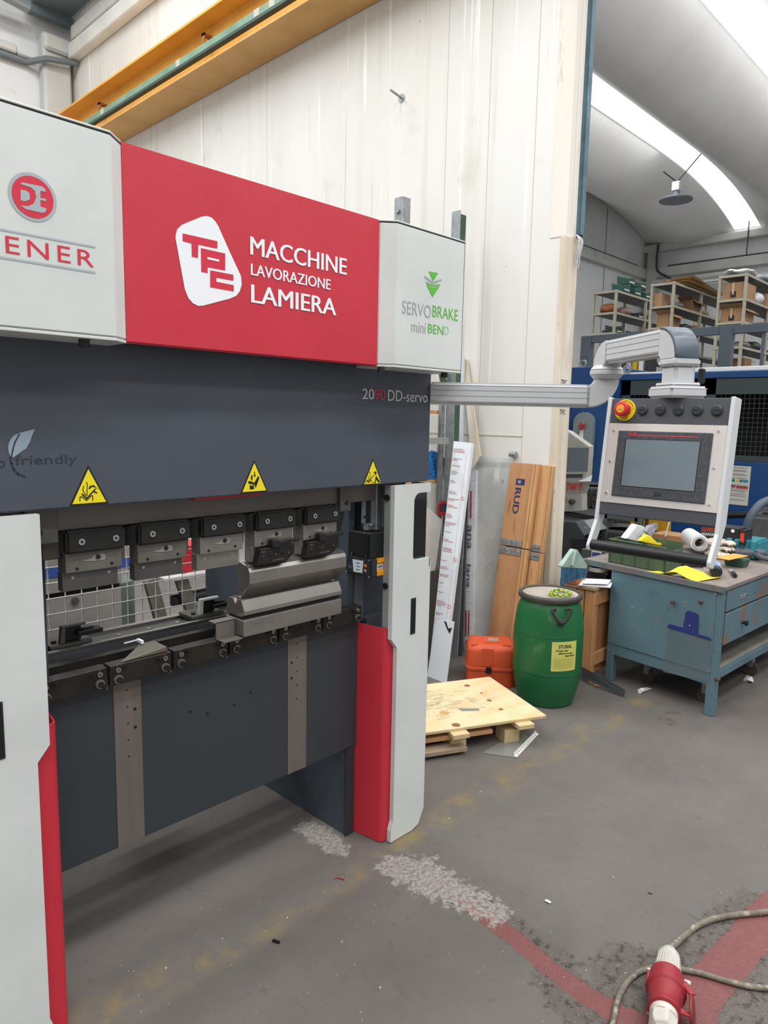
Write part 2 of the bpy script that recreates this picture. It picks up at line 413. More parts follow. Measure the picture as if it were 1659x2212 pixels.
# ledge beam and panel joints on the back wall, beam on the end wall
B().box(XW + .14, YB - .12, 5.70, XE, YB, 5.98).build('ledge_beam', conc, wb, bevel=.02)
for x in (16.2, 17.9, 12.2, 8.2): B().box(x, YB - .006, 0, x + .03, YB + .01, 7.2).build('panel_joint', K('dark_joint', '76787a', .8), wb)
B().box(XE - .25, -6, 6.42, XE, YB, 6.62).build('bearing_beam', conc, we, bevel=.02)
B().box(XE - .18, -6, 5.72, XE, YB, 5.98).build('ledge_beam', conc, we, bevel=.02)
B().box(XE - .22, YB - .4, 0, XE, YB - .12, 6.6).build('corner_column', conc, we, bevel=.02)
b = B().tube(smooth_path([(XE - .3, YB - .45, 6.6), (XE - .32, YB - .45, 6.1), (XE - .3, YB - .5, 5.85), (XE - .5, YB - .9, 5.6), (XE - .6, YB - 1.6, 5.1), (XE - .6, YB - 2, 4.7)], 6), .032)
tag(b.build('downpipe', K('dark_cable', '3d434b', .6)), 'dark pipe bending down the far corner of the hall', 'pipe')
b = B().tube([(XW + .2, YB - .06, 6.0), (XE - .7, YB - .06, 6.0)], .02)
tag(b.build('conduit', K('dark_conduit', '3f4348', .6)), 'thin dark conduit along the ledge of the back wall', 'conduit')
tag(B().cyl((XE - .35, 9.0, 5.55), (XE - .35, 6.6, 5.55), .07).build('ceiling_duct', conc), 'pale round duct under the ledge of the far end wall', 'duct')
tag(B().cyl((XE - .15, 6.0, 6.0), (XE - .15, 8.7, 6.0), .02).cyl((XE-.27, 6.6, 6.0), (XE-.27, 6.6, 7.0), .015).build('conduit', K('dark_conduit', '3f4348', .6)), 'thin conduit running along the far end wall above its ledge', 'conduit')

# ---- arched concrete roof shells of the right hall with skylight strips between them
roofm = K('roof_shell_concrete', 'e8e8e6', .8, col2='e0e0df', scale=.8, bump=.15, bscale=8)
glow = K('skylight_glow', (1, 1, 1), .5, emit=1.8)
PER = 2.7
def drop(x):                       # the shells bend down to the bearing beam at the end wall
    t = max(0, (x - 15.2) / (XE - 15.2)); return .68 * t ** 2.6
def shell(yc):
    def f(u, v):
        x = XW + .16 + (XE - XW - .17) * u
        a = (v - .5) * 2                                    # -1..1 across the shell, rounded keel in the middle
        y = yc + a * (1.34 if (yc > 8 and a > 0) else 1.03); q = max(0., math.sqrt(a * a + .012) - .1095) / .896
        z = 6.60 + .76 * q ** 1.12 - drop(x) * (.10 + .90 * q)
        return (x, y, z)
    return f
for i, yc in enumerate((8.05, 5.35, 2.65, -.05, -2.75, -5.45)):
    b = B().grid(shell(yc), 40, 24)
    n = len(b.v); top = [Vector((v.x, v.y, v.z + .12)) for v in b.v]; fs = list(b.f)
    b.add(top, [tuple(reversed(f)) for f in fs])
    struct(b, 'ceiling_%d' % (i + 1), roofm, smooth=50)
for i, ys in enumerate((6.7, 4.0, 1.3, -1.4, -4.1)):
    def f(u, v, ys=ys):
        x = XW + .16 + (XE - XW - .17) * u
        return (x, ys - .33 + .66 * v, 7.36 - drop(x) + .05)
    struct(B().grid(f, 40, 1), 'window_%d' % (i + 1), glow)
# rooflight lamp hanging from the shell
t = thing('hanging_lamp', 'round grey pendant lamp hanging under the concrete roof beside the skylight', 'lamp', tuple(PY(1460, 432, 6.6)))
c = PY(1460, 432, 6.6)
B().lathe([(.03, .17), (.07, .16), (.09, .07), (.33, .02), (.34, 0), (.33, -.02), (.05, -.02)], c, n=28).build('lamp_shade', K('lamp_grey', '7d838c', .5), t, smooth=40)
B().box(c.x - .08, c.y - .08, c.z + .18, c.x + .08, c.y + .08, c.z + .36).build('ballast_box', K('lamp_white', 'e8e8e8', .5), t, bevel=.01)
B().tube([c + Vector((0, 0, .36)), c + Vector((.45, -.3, 1.0))], .012).tube([c + Vector((0, 0, .36)), c + Vector((-.25, .2, .55))], .012).build('cable', black_plastic, t)

# ---- crane runway on the partition wall
yel = K('crane_yellow', 'e9ac4a', .5, col2='dfa040', scale=3)
t = thing('crane_runway_beam', 'long yellow crane beam fixed high along the white wall', 'beam', (3.8, 2.2, 4.64))
B().box(3.62, 2.0, 4.645, 3.97, 9.1, 4.662).build('bottom_flange', K('crane_yellow_hazy', 'd9a868', .6, col2='cf9d5c', scale=3), t)  # same crane paint, haze over the underside put into its paler colour
B().box(3.782, 2.0, 4.662, 3.80, 9.1, 5.05).build('web', yel, t)
B().box(3.62, 2.0, 5.05, 3.97, 9.1, 5.07).build('top_flange', yel, t)
for y in (8.0, 5.9, 4.0): B().box(3.70, y, 4.95, 3.78, y + .05, 4.97).box(3.70, y, 4.85, 3.71, y + .05, 4.97).build('bracket', K('rust', '9a6a3a', .8), t)
t = thing('conductor_rail', 'green power rail with taped joints along the yellow crane beam', 'rail', (3.66, 2.2, 4.75))
gr = K('rail_green', '7d9a84', .55, col2='6d8a76', scale=5)
B().box(3.60, 2.0, 4.742, 3.64, 8.25, 4.795).build('rail_housing', gr, t)
B().box(3.595, 2.0, 4.716, 3.645, 8.25, 4.736).build('rail_slot', K('rail_dark', '3d5350', .5), t)
for y in (7.7, 6.15, 4.95, 4.75, 3.6): B().box(3.598, y, 4.742, 3.642, y + .07, 4.798).build('joint_tape', K('joint_tape', 'b6b4a8', .6), t)
# ---- far left corner of the near hall: white corner column, tray beam along the wall, duct and steel
whitec = K('white_painted_steel', 'e2e0da', .55, col2='d6d3cb', scale=3)
struct(B().box(3.60, 9.22, 0, 3.93, 9.4, 6.08).box(3.60, 9.16, 5.86, 3.93, 9.22, 6.05), 'trim_2', conc, bevel=.03)
t = thing('cable_tray', 'white boxed cable tray along the top of the partition wall', 'tray', (3.8, 3, 5.9))
B().box(3.86, 2.5, 5.82, 3.978, 9.15, 5.99).build('tray_box', whitec, t, bevel=.01)
B().box(3.90, 2.5, 6.05, 3.978, 9.15, 6.2).build('tray_cover', whitec, t, bevel=.01)
c = PX(140, 120, 3.75)
b = B().cyl((-7, YB - .06, 5.70), (3.45, YB - .06, 5.70), .035).tube([(3.45, YB - .06, 5.70), (3.6, YB - .26, 5.73), (3.95, YB - .28, 5.79)], .035)
tag(b.build('wall_pipe', K('pipe_grey', '6f767a', .5)), 'grey pipe running across the far back wall behind the machine', 'pipe')
b = B().box(2.2, YB - .10, 5.745, 3.34, YB, 5.84).box(3.34, YB - .08, 5.745, 3.56, YB, 5.78)
struct(b, 'trim_3', conc, bevel=.02)
greym = K('grey_green_steel', '6f7d82', .5, col2='62717a', scale=3)
b = B().box(3.48, 5.2, 6.32, 3.93, 9.30, 6.36).box(3.48, 5.2, 6.36, 3.52, 9.30, 6.8).box(3.45, 9.2, 6.22, 3.95, 9.30, 6.32)
struct(b, 'ceiling_7', greym)
tag(B().tube(smooth_path([(-1, 8.4, 6.55), (1.6, 8.8, 6.4), (2.8, 9.0, 6.24), (3.4, 9.1, 6.20)], 8), .07, n=14).build('air_duct', K('duct_steel', '9aa5aa', .35, .5)), 'grey metal duct under the roof in the top left corner', 'duct')
struct(B().box(-7, 8.1, 7.05, 3.9, 9.4, 7.2), 'ceiling_8', conc)
# ================================================================== PRESS BRAKE
XC = 1.227                       # middle of the machine
YH, YR, YP, YC = 1.60, 1.637, 1.735, 1.721     # header cabinets, red panel, ram cover, column plates
pb = thing('press_brake', 'white, red and anthracite sheet metal press brake standing on the worn floor', 'press brake', (XC, 2.1, 0))
def mirror(poly): return [(2 * XC - x, y) for x, y in poly][::-1]
# header cabinets with their lids
prof = [(1.65, YR), (1.692, YH), (2.037, YH), (2.037, 2.02), (1.65, 2.02)]
for pf in (prof, mirror(prof)):
    c = B().prism(pf, 2, 1.792, 2.229).build('header_cabinet', white_paint, pb, bevel=.0025, seg=2)
    cx = sum(p[0] for p in pf) / len(pf); cy = sum(p[1] for p in pf) / len(pf)
    B().prism([(cx + (x - cx) * .985, cy + (y - cy) * .985) for x, y in pf], 2, 2.2285, 2.2335).build('lid_gap', black_plastic, c)
    B().prism(pf, 2, 2.2332, 2.2375).build('lid', white_paint, c, bevel=.001)
    B().prism(pf, 2, 1.7835, 1.7905).build('base_flange', white_paint, c, bevel=.001)
for x in (.70, 1.66, 1.98): B().cyl((x, 1.63, 1.766), (x, 1.63, 1.784), .012, n=10).build('fixing_screw', black_plastic, pb)
B().box(.80, YR, 1.785, 1.652, YR + .02, 2.237).build('centre_panel', red_paint, pb, bevel=.004, seg=2)
B().box(.80, YR + .02, 1.80, 1.652, 2.0, 2.22).build('header_box', anthracite, pb)
# ram cover, ram beam
ram = B().box(.419, YP, 1.388, 2.035, YP + .055, 1.80).build('ram_cover', anthracite, pb, bevel=.004, seg=2)
B().box(.46, 1.81, 1.322, 1.99, 1.87, 1.79).build('ram_beam', K('taupe_steel', '716b64', .5, .3, col2='68625b', scale=5), pb, bevel=.002)
redpl = B().box(1.05, YP + .02, 1.380, 1.28, YP + .05, 1.389).build('limit_plate', red_paint, pb)
endm = K('grey_end_plate', '5f5e5c', .5, .35)
for x0, x1 in ((.612, .690), (1.640, 1.690)):
    e = B().box(x0, 1.795, 1.295, x1, 1.811, 1.39).build('end_plate', endm, pb, bevel=.002)
    xh = x0 + .031 if x0 < 1 else x0 + .030
    B().cyl((xh, 1.7935, 1.325), (xh, 1.80, 1.325), .009, n=16).build('end_plate_hole', black_plastic, e)
B().box(.655, 1.815, 1.25, .70, 1.845, 1.295).build('guide_stop', K('guide_steel', '4f4a44', .5, .4), pb, bevel=.003)
B().hexa([(1.65, 1.83, 1.19), (1.665, 1.83, 1.19), (1.665, 1.86, 1.19), (1.65, 1.86, 1.19)], [(1.655, 1.83, 1.30), (1.695, 1.83, 1.30), (1.695, 1.86, 1.30), (1.655, 1.86, 1.30)]).build('guide_stop', black_plastic, pb)
# upper clamps
hole = K('hole_black', '101010', .6)
for i, x0 in enumerate((.705, .899, 1.092, 1.285, 1.480)):
    x1 = x0 + .156
    cl = B().box(x0, 1.786, 1.263, x1, 1.86, 1.322).build('tool_clamp', K('clamp_black', '242322', .5, .2), pb, bevel=.006, seg=2)
    B().hexa([(x0 - .028, 1.83, 1.262), (x0 + .01, 1.80, 1.262), (x0 + .01, 1.86, 1.262), (x0 - .028, 1.86, 1.262)],
             [(x0 - .028, 1.83, 1.312), (x0 + .01, 1.80, 1.322), (x0 + .01, 1.86, 1.322), (x0 - .028, 1.86, 1.312)]).build('clamp_wedge', K('clamp_black', '242322'), cl)
    for dx in (.037, .127):
        b = B().ring((x0 + dx, 1.7855, 1.293), (x0 + dx, 1.7825, 1.293), .0085, .0035, 18)
        b.build('cap_screw', chrome, cl)
    pm = raw_steel if i > 1 else grey_steel
    pl = B().box(x0 + .002, 1.802, 1.212, x1 - .006, 1.852, 1.264).build('clamp_plate', pm, pb, bevel=.001)
    b = B().prism([(x0 + .045 + p[0] * 1, 1.244 + p[1]) for p in [(0, -.004), (.03, -.008), (.052, -.008)] + arc((.052, 0), .009, -60, 90, 5) + [(.03, .007), (.022, 0)]], 1, 1.8005, 1.803)
    b.build('slot', K('slot_grey', 'a09c94', .4, .5), pl)
    B().cyl((x0 + .085, 1.7985, 1.246), (x0 + .085, 1.803, 1.246), .0065, n=14).build('set_screw', black_plastic, pl)
    for dx, dz in ((.03, 1.221), (.122, 1.224)): B().cyl((x0 + dx, 1.8012, dz), (x0 + dx, 1.803, dz), .0042, n=12).build('hole', hole, pl)
    pc = B().box(x0 - .004, 1.812, 1.163, x1 - .014, 1.842, 1.2125).build('punch_stub', raw_steel if i > 1 else K('dark_tool_steel', '5b5957', .45, .5, col2='504e4c', scale=12), pb, bevel=.001)
    if i < 3:
        for dx, dz in ((.022, 1.197), (.118, 1.199)): B().cyl((x0 + dx, 1.8112, dz), (x0 + dx, 1.813, dz), .0038, n=12).build('hole', chrome, pc)
    B().box(x0 + .148, 1.83, 1.225, x0 + .172, 1.85, 1.27).build('clamp_spacer', grey_steel, cl)
    if i > 2:
        lv = B().prism([(x0 - .002, 1.156), (x0 + .11, 1.156), (x0 + .142, 1.176), (x0 + .142, 1.213), (x0 + .01, 1.207)], 1, 1.782, 1.812).build('quick_clamp', black_steel, pb, bevel=.002)
        B().box(x0 + .05, 1.772, 1.207, x0 + .078, 1.80, 1.233).build('lever_pivot', black_plastic, lv, bevel=.003)
        B().bar((x0 + .06, 1.785, 1.219), (x0 + .165, 1.785, 1.224), .012, .012).build('lever', black_plastic, lv, bevel=.002)
        for dx in (.02, .045, .068, .095, .118): B().cyl((x0 + dx, 1.7806, 1.185), (x0 + dx, 1.783, 1.185), .0045 if dx in (.045, .095) else .002, n=10).build('hole', hole if dx in (.045, .095) else chrome, lv)
        B().box(x0 + .055, 1.7808, 1.166, x0 + .10, 1.783, 1.1675).build('engraved_line', chrome, lv)
        text('AHK', K('stamp_grey', '8a8a88', .5), lv, (x0 + .012, 1.7808, 1.196), (1, 0, 0), (0, 0, 1), .014, .004)
for x in (1.262, 1.455): B().box(x, 1.845, 1.16, x + .018, 1.855, 1.27).build('safety_strip', K('white_strip', 'e9ecec', .5), pb)
for z0, z1 in ((1.17, 1.29), (.985, 1.11)): B().box(1.668, 1.86, z0, 1.674, 1.868, z1).build('safety_strip', K('white_strip', 'e9ecec', .5), pb)
# side frames
frm = K('frame_blue_grey', '46505a', .55, col2='3f4851', scale=2.5)
def frame(x0, x1):
    b = B().prism([(1.885, 0), (2.5, 0), (2.5, .02), (2.87, .05), (2.87, .86), (2.87, 1.76), (1.885, 1.76), (1.885, 1.30), (1.893, .90)], 0, x0, x1)
    return b.build('side_frame', frm, pb, bevel=.003)
frame(1.766, 1.798); frame(.656, .688)
B().box(1.765, 2.49, .02, 1.80, 2.52, 1.35).build('frame_rib', frm, pb)
B().box(.70, 2.55, 1.45, 1.766, 2.60, 1.75).build('rear_beam', frm, pb)
B().box(1.76, 1.875, .0, 1.800, 1.886, .37).build('frame_edge', K('frame_edge', '2e3438', .6), pb)
B().box(1.08, 2.30, .22, 1.32, 2.42, .34).box(1.10, 2.31, .34, 1.28, 2.36, .5).build('ballast_box', K('frame_dark', '3a4044', .6), pb, bevel=.003)
B().box(.62, 2.3, .34, 1.80, 2.36, .42).build('table_rib', frm, pb)
# lower table
tbl = B().box(.600, 1.870, .365, 1.806, 1.90, .872).build('table', K('table_anthracite', '343a3f', .5, col2='30363a', scale=2.2, bump=.2, bscale=900), pb, bevel=.002)
strip = K('taupe_machined_strip', '766e66', .5, .3, col2='6d655e', scale=4, stretch=(6, 1, .5))
for xa, xb in ((.850, .932), (1.470, 1.553)):
    st = B().box(xa, 1.868, .366, xb, 1.871, .862).build('machined_strip', strip, tbl)
    for k, z in enumerate((.835, .785, .735, .685, .635)): B().cyl((xa + .040, 1.8672, z), (xa + .040, 1.869, z), .0026, n=10).build('hole', hole, st)
    for z in (.772, .717): B().cyl((xa + .062 if xa < 1 else xa + .016, 1.8672, z), (xa + .062 if xa < 1 else xa + .016, 1.869, z), .0048, n=12).build('hole', hole, st)
for p in ((411, 1537), (448, 1541), (506, 1523), (541, 1496), (430, 1426)):
    c = PY(p[0], p[1], 1.870); B().cyl((c.x, 1.8685, c.z), (c.x, 1.8705, c.z), .0042, n=12).build('tapped_hole', hole, tbl)
# die clamping blocks along the table
for i in range(6):
    x0 = .632 + i * .1935; x1 = x0 + .186
    bl = B().box(x0, 1.832, .872, x1, 1.872, .930).build('clamping_block', brown_steel if i > 1 else black_steel, pb, bevel=.0015)
    for sx in (0, 1):
        xa = x0 + (.022 if sx == 0 else .164)
        B().cyl((xa, 1.8325, .889), (xa, 1.824, .889), .0125, n=18).build('washer', raw_steel, bl)
        B().cyl((xa, 1.825, .889), (xa, 1.816, .889), .009, n=6).build('hex_bolt', black_steel, bl)
        B().ring((xa, 1.8325, .916), (xa, 1.825, .916), .0075, .003, 6).build('hex_nut', light_steel, bl)
        xb = xa + (.021 if sx == 0 else -.02)
        B().ring((xb, 1.8325, .9165), (xb, 1.828, .9165), .0065, .003, 12).build('socket_screw', black_steel, bl)
        B().box(xa - .0008, 1.8312, .925, xa + .0008, 1.8325, .930).build('witness_mark', K('mark_red', 'b5482e', .6), bl)
    B().box(x0 + .187, 1.845, .862, x0 + .1925, 1.872, .905).build('block_spacer', grey_steel, bl)
B().box(.60, 1.872, .862, 1.806, 1.915, .905).build('table_top_bar', K('taupe_steel', '716b64'), pb)
B().hexa([(.862, 1.84, .931), (1.005, 1.84, .931), (1.005, 1.92, .931), (.955, 1.92, .931)], [(.864, 1.842, .9335), (1.003, 1.842, .945), (1.003, 1.92, .945), (.96, 1.92, .945)]).build('tapered_plate', K('taper_steel', '6a665c', .4, .6), pb, bevel=.001)
B().bar((.915, 1.93, .953), (.965, 1.93, .955), .003, .003).box(.958, 1.91, .946, .966, 1.94, .955).build('light_bracket', K('white_strip', 'e9ecec'), pb)
B().box(.60, 1.93, .905, 1.0, 1.96, .93).build('inner_bar', black_steel, pb)
B().box(1.01, 1.93, .905, 1.22, 1.955, .935).build('inner_bar', black_steel, pb)
# back gauge rail
ral = K('rail_aluminium', '7d8082', .35, .6, col2='6c6f71', scale=3, stretch=(.3, 4, 1))
rl = B().box(.60, 2.005, .90, 1.765, 2.03, .945).box(.60, 2.03, .88, 1.765, 2.11, .935).build('gauge_rail', ral, pb, bevel=.002)
B().box(.60, 2.001, .942, 1.765, 2.012, .948).build('rail_edge', light_steel, rl)
B().box(.60, 2.112, .90, 1.765, 2.135, .944).build('rail_edge', light_steel, rl)
B().box(.60, 2.045, .935, 1.765, 2.075, .9385).build('rail_strip', K('rail_strip', '5f6163', .4, .5), rl)
for k in range(9): B().cyl((.66 + k * .10, 2.06, .9385), (.66 + k * .10, 2.06, .9405), .006, n=10).build('rail_hole', chrome, rl)
gf = K('gauge_dark', '2b2c2f', .5, .3)
def finger(x, s, white):
    g = B().box(x, 2.03, .945, x + .12, 2.12, .955).build('back_gauge', grey_steel, pb, bevel=.001)
    B().prism([(x + .028, .955), (x + .044, .955), (x + .046, 1.0), (x + .105, 1.0), (x + .105, 1.008), (x + .034, 1.008)], 1, 2.035, 2.05).build('bracket', K('white_bracket', 'dfe2e0', .4) if white else grey_steel, g, bevel=.0015)
    B().box(x + .042, 2.045, .957, x + .095, 2.07, 1.0).build('carrier', gf, g, bevel=.003)
    B().box(x + .075, 2.02, .972, x + .15, 2.06, .985).box(x + .08, 2.035, .986, x + .13, 2.055, .990).build('stop_finger', gf, g, bevel=.002)
    B().cyl((x + .02, 2.06, .957), (x + .02, 2.06, .962), .008, n=12).build('screw', black_steel, g)
    return g
finger(.745, 1, False); g2 = finger(1.20, 1, True)
B().box(1.195, 2.03, .935, 1.26, 2.10, .946).build('slide', black_steel, g2)
# rear guard of white wire mesh
wire = K('white_wire', 'e6e6e2', .5)
gm = B().box(.62, 2.868, .60, .64, 2.88, 1.50).build('rear_guard', wire, pb)
for k in range(18): B().cyl((.66 + k * .066, 2.876, .60), (.66 + k * .066, 2.876, 1.5), .0027, n=6).build('wire', wire, gm)
for k in range(14): B().cyl((.62, 2.872, .62 + k * .064), (1.80, 2.872, .62 + k * .064), .003, n=6).build('wire', wire, gm)
# columns: white front plates, red lower guards, handles
def column(mir):
    f = (lambda p: mirror(p)) if mir else (lambda p: p)
    outer = [(1.834, 1.381), (1.834, .812), (1.864, .775), (1.864, .085), (1.852, .050), (1.852, .004), (1.975, .004), (2.012, .016), (2.042, .075), (2.042, 1.085)]
    cut = [(2.036, 1.094), (1.962, 1.094)] + arc((1.962, 1.116), .022, 270, 180, 5) + arc((1.972, 1.316), .032, 180, 90, 5) + [(2.036, 1.348), (2.036, 1.381)]
    b = B().prism(f(outer + cut), 1, YC, YC + .020)
    cp_ = b.build('column_plate', white_paint, pb, bevel=.0015)
    s = lambda x: 2 * XC - x if mir else x
    x0, x1 = sorted((s(1.930), s(2.035)))
    B().box(x0, YC + .021, 1.085, x1, YC + .026, 1.36).build('side_window', K('smoked_acrylic', '14161c', .08, trans=.35, coat=.5), pb)
    B().box(s(2.034), YC, 1.06, s(2.038), YC + .12, 1.095).build('plate_return', white_paint, cp_)
    B().box(s(2.034), YC, 1.346, s(2.037), YC + .10, 1.381).build('plate_return', white_paint, cp_)
    h0, h1 = sorted((s(1.935), s(1.962)))
    fr = B().box(h0, YC - .003, .812, h1, YC + .004, .952).build('handle_frame', black_plastic, cp_, bevel=.0015)
    B().box(h0 + .006, YC - .0035, .820, h1 - .004, YC - .001, .944).build('handle_pocket', hole, fr)
    th = .003
    o_ = [(1.93, YC + .024), (1.838, YC + .024), (1.828, YC + .029), (1.822, YC + .038), (1.800, 1.905)]
    i_ = [(x + th, y + th) for x, y in o_][::-1]
    sh_ = .016 if mir else 0
    B().prism([(x + sh_, y) for x, y in f(o_ + i_)], 2, .006, .852).build('lower_guard', red_paint, pb, smooth=35)
    xa, xb = sorted((s(1.805), s(2.01)))
    B().box(xa + .045, 1.87, .03, xb - .005, 2.25, .86).build('column_body', frm, pb)
    xa2, xb2 = sorted((s(1.842), s(2.03)))
    B().box(xa2, 1.9, .86, xb2, 2.25, 1.76).build('column_body', frm, pb)
column(False); column(True)
# inner flange strip beside the plate, two dark screws
B().box(1.834, YC + .020, .852, 1.838, YC + .050, 1.381).build('inner_flange', K('flange_grey', '9fa3a3', .5, .3), pb)
for z in (1.335, 1.01): B().cyl((1.834, YC + .035, z), (1.828, YC + .035, z), .012, n=14).build('flange_screw', black_steel, pb)
B().box(1.80, 1.885, .85, 1.845, 1.90, 1.12).build('inner_plate', K('inner_grey', '596064', .55), pb)
B().box(1.798, 1.80, 1.042, 1.838, 1.885, 1.045).build('shelf_plate', galv, pb)
# vertical slide rail and cable duct above the safety unit
sr = B().box(1.822, 1.80, 1.212, 1.850, 1.83, 1.39).build('slide_rail', K('rail_silver', 'a4a7aa', .35, .7), pb, bevel=.001)
for x in (1.829, 1.836, 1.843): B().box(x, 1.7985, 1.215, x + .0025, 1.801, 1.39).build('rail_groove', black_plastic, sr)
B().box(1.785, 1.83, 1.238, 1.797, 1.84, 1.39).box(1.797, 1.822, 1.212, 1.822, 1.84, 1.235).build('rail_plate', galv, sr)
B().cyl((1.81, 1.818, 1.232), (1.81, 1.80, 1.232), .007, n=12).build('rail_roller', chrome, sr)
for z in (1.26, 1.33): B().cyl((1.791, 1.829, z), (1.791, 1.831, z), .005, n=10).build('hole', hole, sr)
# optical safety unit: black box over a yellow and black unit with a small display
c = PX(801, 1150, 1.768)
bx = B().box(1.768, c.y, 1.118, 1.92, c.y + .115, 1.208).build('duct_box', K('satin_black', '16181a', .4), pb, bevel=.002)
B().box(1.766, c.y + .01, 1.126, 1.769, c.y + .105, 1.200).build('duct_opening', hole, bx)
for dy in (.02, .095): B().cyl((1.7665, c.y + dy, 1.123), (1.764, c.y + dy, 1.123), .003, n=8).build('screw', chrome, bx)
c = PX(801, 1200, 1.762)
lu = B().box(1.762, c.y, 1.047, 1.80, c.y + .135, 1.117).build('safety_unit', K('unit_black', '25292c', .45), pb, bevel=.006, seg=2)
B().prism([(c.y + .003, 1.050), (c.y + .003, 1.066), (c.y + .010, 1.070), (c.y + .010, 1.094), (c.y + .003, 1.098), (c.y + .003, 1.114), (c.y + .09, 1.114), (c.y + .09, 1.050)], 0, 1.80, 1.93).build('unit_housing', K('unit_orange', 'e79a1c', .4), lu)
lab = B().box(1.802, c.y + .0085, 1.073, 1.93, c.y + .0095, 1.091).build('unit_label', K('label_white', 'e6e6e2', .5), lu)
text('DGP LASER - AP -', ink, lu, (1.806, c.y + .0078, 1.077), (1, 0, 0), (0, 0, 1), .085, .010, bold=.01)
flat([[(1.7612, c.y + .042, 1.060), (1.7612, c.y + .088, 1.058), (1.7612, c.y + .094, 1.104), (1.7612, c.y + .036, 1.106)]], K('display_pale', 'c9d4da', .3), lu, 'display')
for dy, dz, cc in ((.026, 1.090, 'd9822c'), (.026, 1.072, 'b58a7a'), (.105, 1.074, '2f5f8c')): flat([[(1.7612, c.y + dy - .007, dz - .005), (1.7612, c.y + dy + .007, dz - .005), (1.7612, c.y + dy + .007, dz + .005), (1.7612, c.y + dy - .007, dz + .005)]], K('key_' + cc, cc, .4), lu, 'key')
for k in range(3): flat([[(1.7608, c.y + .055, 1.068 + k * .012), (1.7608, c.y + .075, 1.068 + k * .012), (1.7608, c.y + .075, 1.0705 + k * .012), (1.7608, c.y + .055, 1.0705 + k * .012)]], ink, lu, 'display_mark')
for dy, dz in ((.008, 1.112), (.008, 1.052), (.128, 1.052)): B().cyl((1.7625, c.y + dy, dz), (1.7605, c.y + dy, dz), .0035, n=8).build('screw', chrome, lu)

# ---- big gooseneck punch and the V die under it: held by the machine, things of their own
xl, xr = 1.262, 1.672
pun = [(1.838, 1.160), (1.815, 1.156), (1.803, 1.147), (1.795, 1.135), (1.795, 1.099), (1.847, 1.044), (1.853, 1.044), (1.872, 1.075), (1.862, 1.11), (1.872, 1.15), (1.872, 1.160)]
b = B().prism(pun, 0, xl, xr)
o = single(b, 'bending_punch', light_steel, 'long polished gooseneck punch hanging above the V die at the right', 'punch', bevel=.0012)
stamp = K('laser_stamp', '6d6a66', .6)
def front(yv): return lambda px, py: PY(px, py, yv)
f = front(1.7945)
text('20.040', stamp, o, f(549, 1241), (1, 0, 0), (0, 0, 1), .085, .006)
text('h 67', stamp, o, f(549, 1254), (1, 0, 0), (0, 0, 1), .05, .006)
c = f(593, 1234); flat([[c + Vector((0, 0, .006)), c + Vector((.006, 0, 0)), c + Vector((0, 0, -.006)), c + Vector((-.006, 0, 0))]], stamp, o, 'stamp')
die = [(1.800, 1.000), (1.800, 1.013), (1.816, 1.046), (1.838, 1.046), (1.85, 1.030), (1.862, 1.046), (1.885, 1.046), (1.90, 1.013), (1.90, 1.0), (1.88, .992), (1.82, .992)]
t = thing('bending_die', 'ground steel V die with its square base on the right of the table', 'die', (1.45, 1.85, .93))
B().prism(die, 0, 1.245, 1.655).build('v_block', light_steel, t, bevel=.001)
B().box(1.245, 1.815, .983, 1.655, 1.885, .9925).build('die_neck', black_steel, t)
db = B().box(1.242, 1.800, .931, 1.655, 1.90, .984).build('die_base', raw_steel, t, bevel=.001)
f = front(1.7995)
text('20.111', stamp, db, f(555, 1340), (1, 0, 0), (0, 0, 1), .085, .006)
text('85', stamp, db, f(549, 1350), (1, 0, 0), (0, 0, 1), .04, .006)
c = f(593, 1331); flat([[c + Vector((0, 0, .009)), c + Vector((.009, 0, 0)), c + Vector((0, 0, -.009)), c + Vector((-.009, 0, 0))]], stamp, db, 'stamp')
flat([[f(590, 1337), f(596, 1336), f(596, 1343), f(590, 1344)]], stamp, db, 'stamp')
b = B().box(1.165, 1.835, .9315, 1.232, 1.838, .985).box(1.165, 1.79, .9312, 1.232, 1.838, .934).box(1.160, 1.835, .983, 1.235, 1.87, .986)
single(b, 'angle_bracket', K('taupe_steel', '716b64'), 'bent steel angle piece left of the V die', 'bracket')

# ---- prints on the header and the ram
def band(s, m, a, b_, hl, yv, par, bold=0., name='lettering'):
    """a = (px,py) of top left, b_ = px of the right end, hl = py of the bottom left"""
    tl = PY(a[0], a[1], yv); bl = PY(a[0], hl, yv); tr = PY(b_, a[1], yv)
    return text(s, m, par, (tl.x, yv, bl.z), (1, 0, 0), (0, 0, 1), tr.x - tl.x, tl.z - bl.z, bold=bold, name=name)
def zp(scale, ox, oy, yv): return lambda pts: [PY(ox + x / scale, oy + y / scale, yv) for x, y in pts]
def stroke(pts, wd):
    out = []
    for a, b_ in zip(pts[:-1], pts[1:]):
        a = Vector(a); b_ = Vector(b_); d = (b_ - a).normalized(); n = Vector((d.z, 0, -d.x)) * wd / 2; e = d * wd * .3
        out.append([a - e + n, b_ + e + n, b_ + e - n, a - e - n])
    return out
whi = K('print_white', 'eef1f4', .45); rdp = K('print_red', 'cf2f44', .5); sil = K('print_silver', 'a9b1b6', .45); grn = K('print_green', '5cb53c', .45); gry = K('print_grey', 'a3a6aa', .5)
Z3 = zp(3.95, 360, 440, YR - .0010); Z3b = zp(3.95, 360, 440, YR - .0018); Z3c = zp(3.95, 360, 440, YR - .0024)
lg = [(75, 290), (80, 250), (92, 215), (130, 180), (300, 110), (345, 105), (385, 120), (415, 150), (440, 190), (540, 415), (635, 620), (640, 690), (625, 745), (595, 785), (540, 810), (310, 870), (270, 872), (225, 850), (185, 805), (155, 730), (115, 510)]
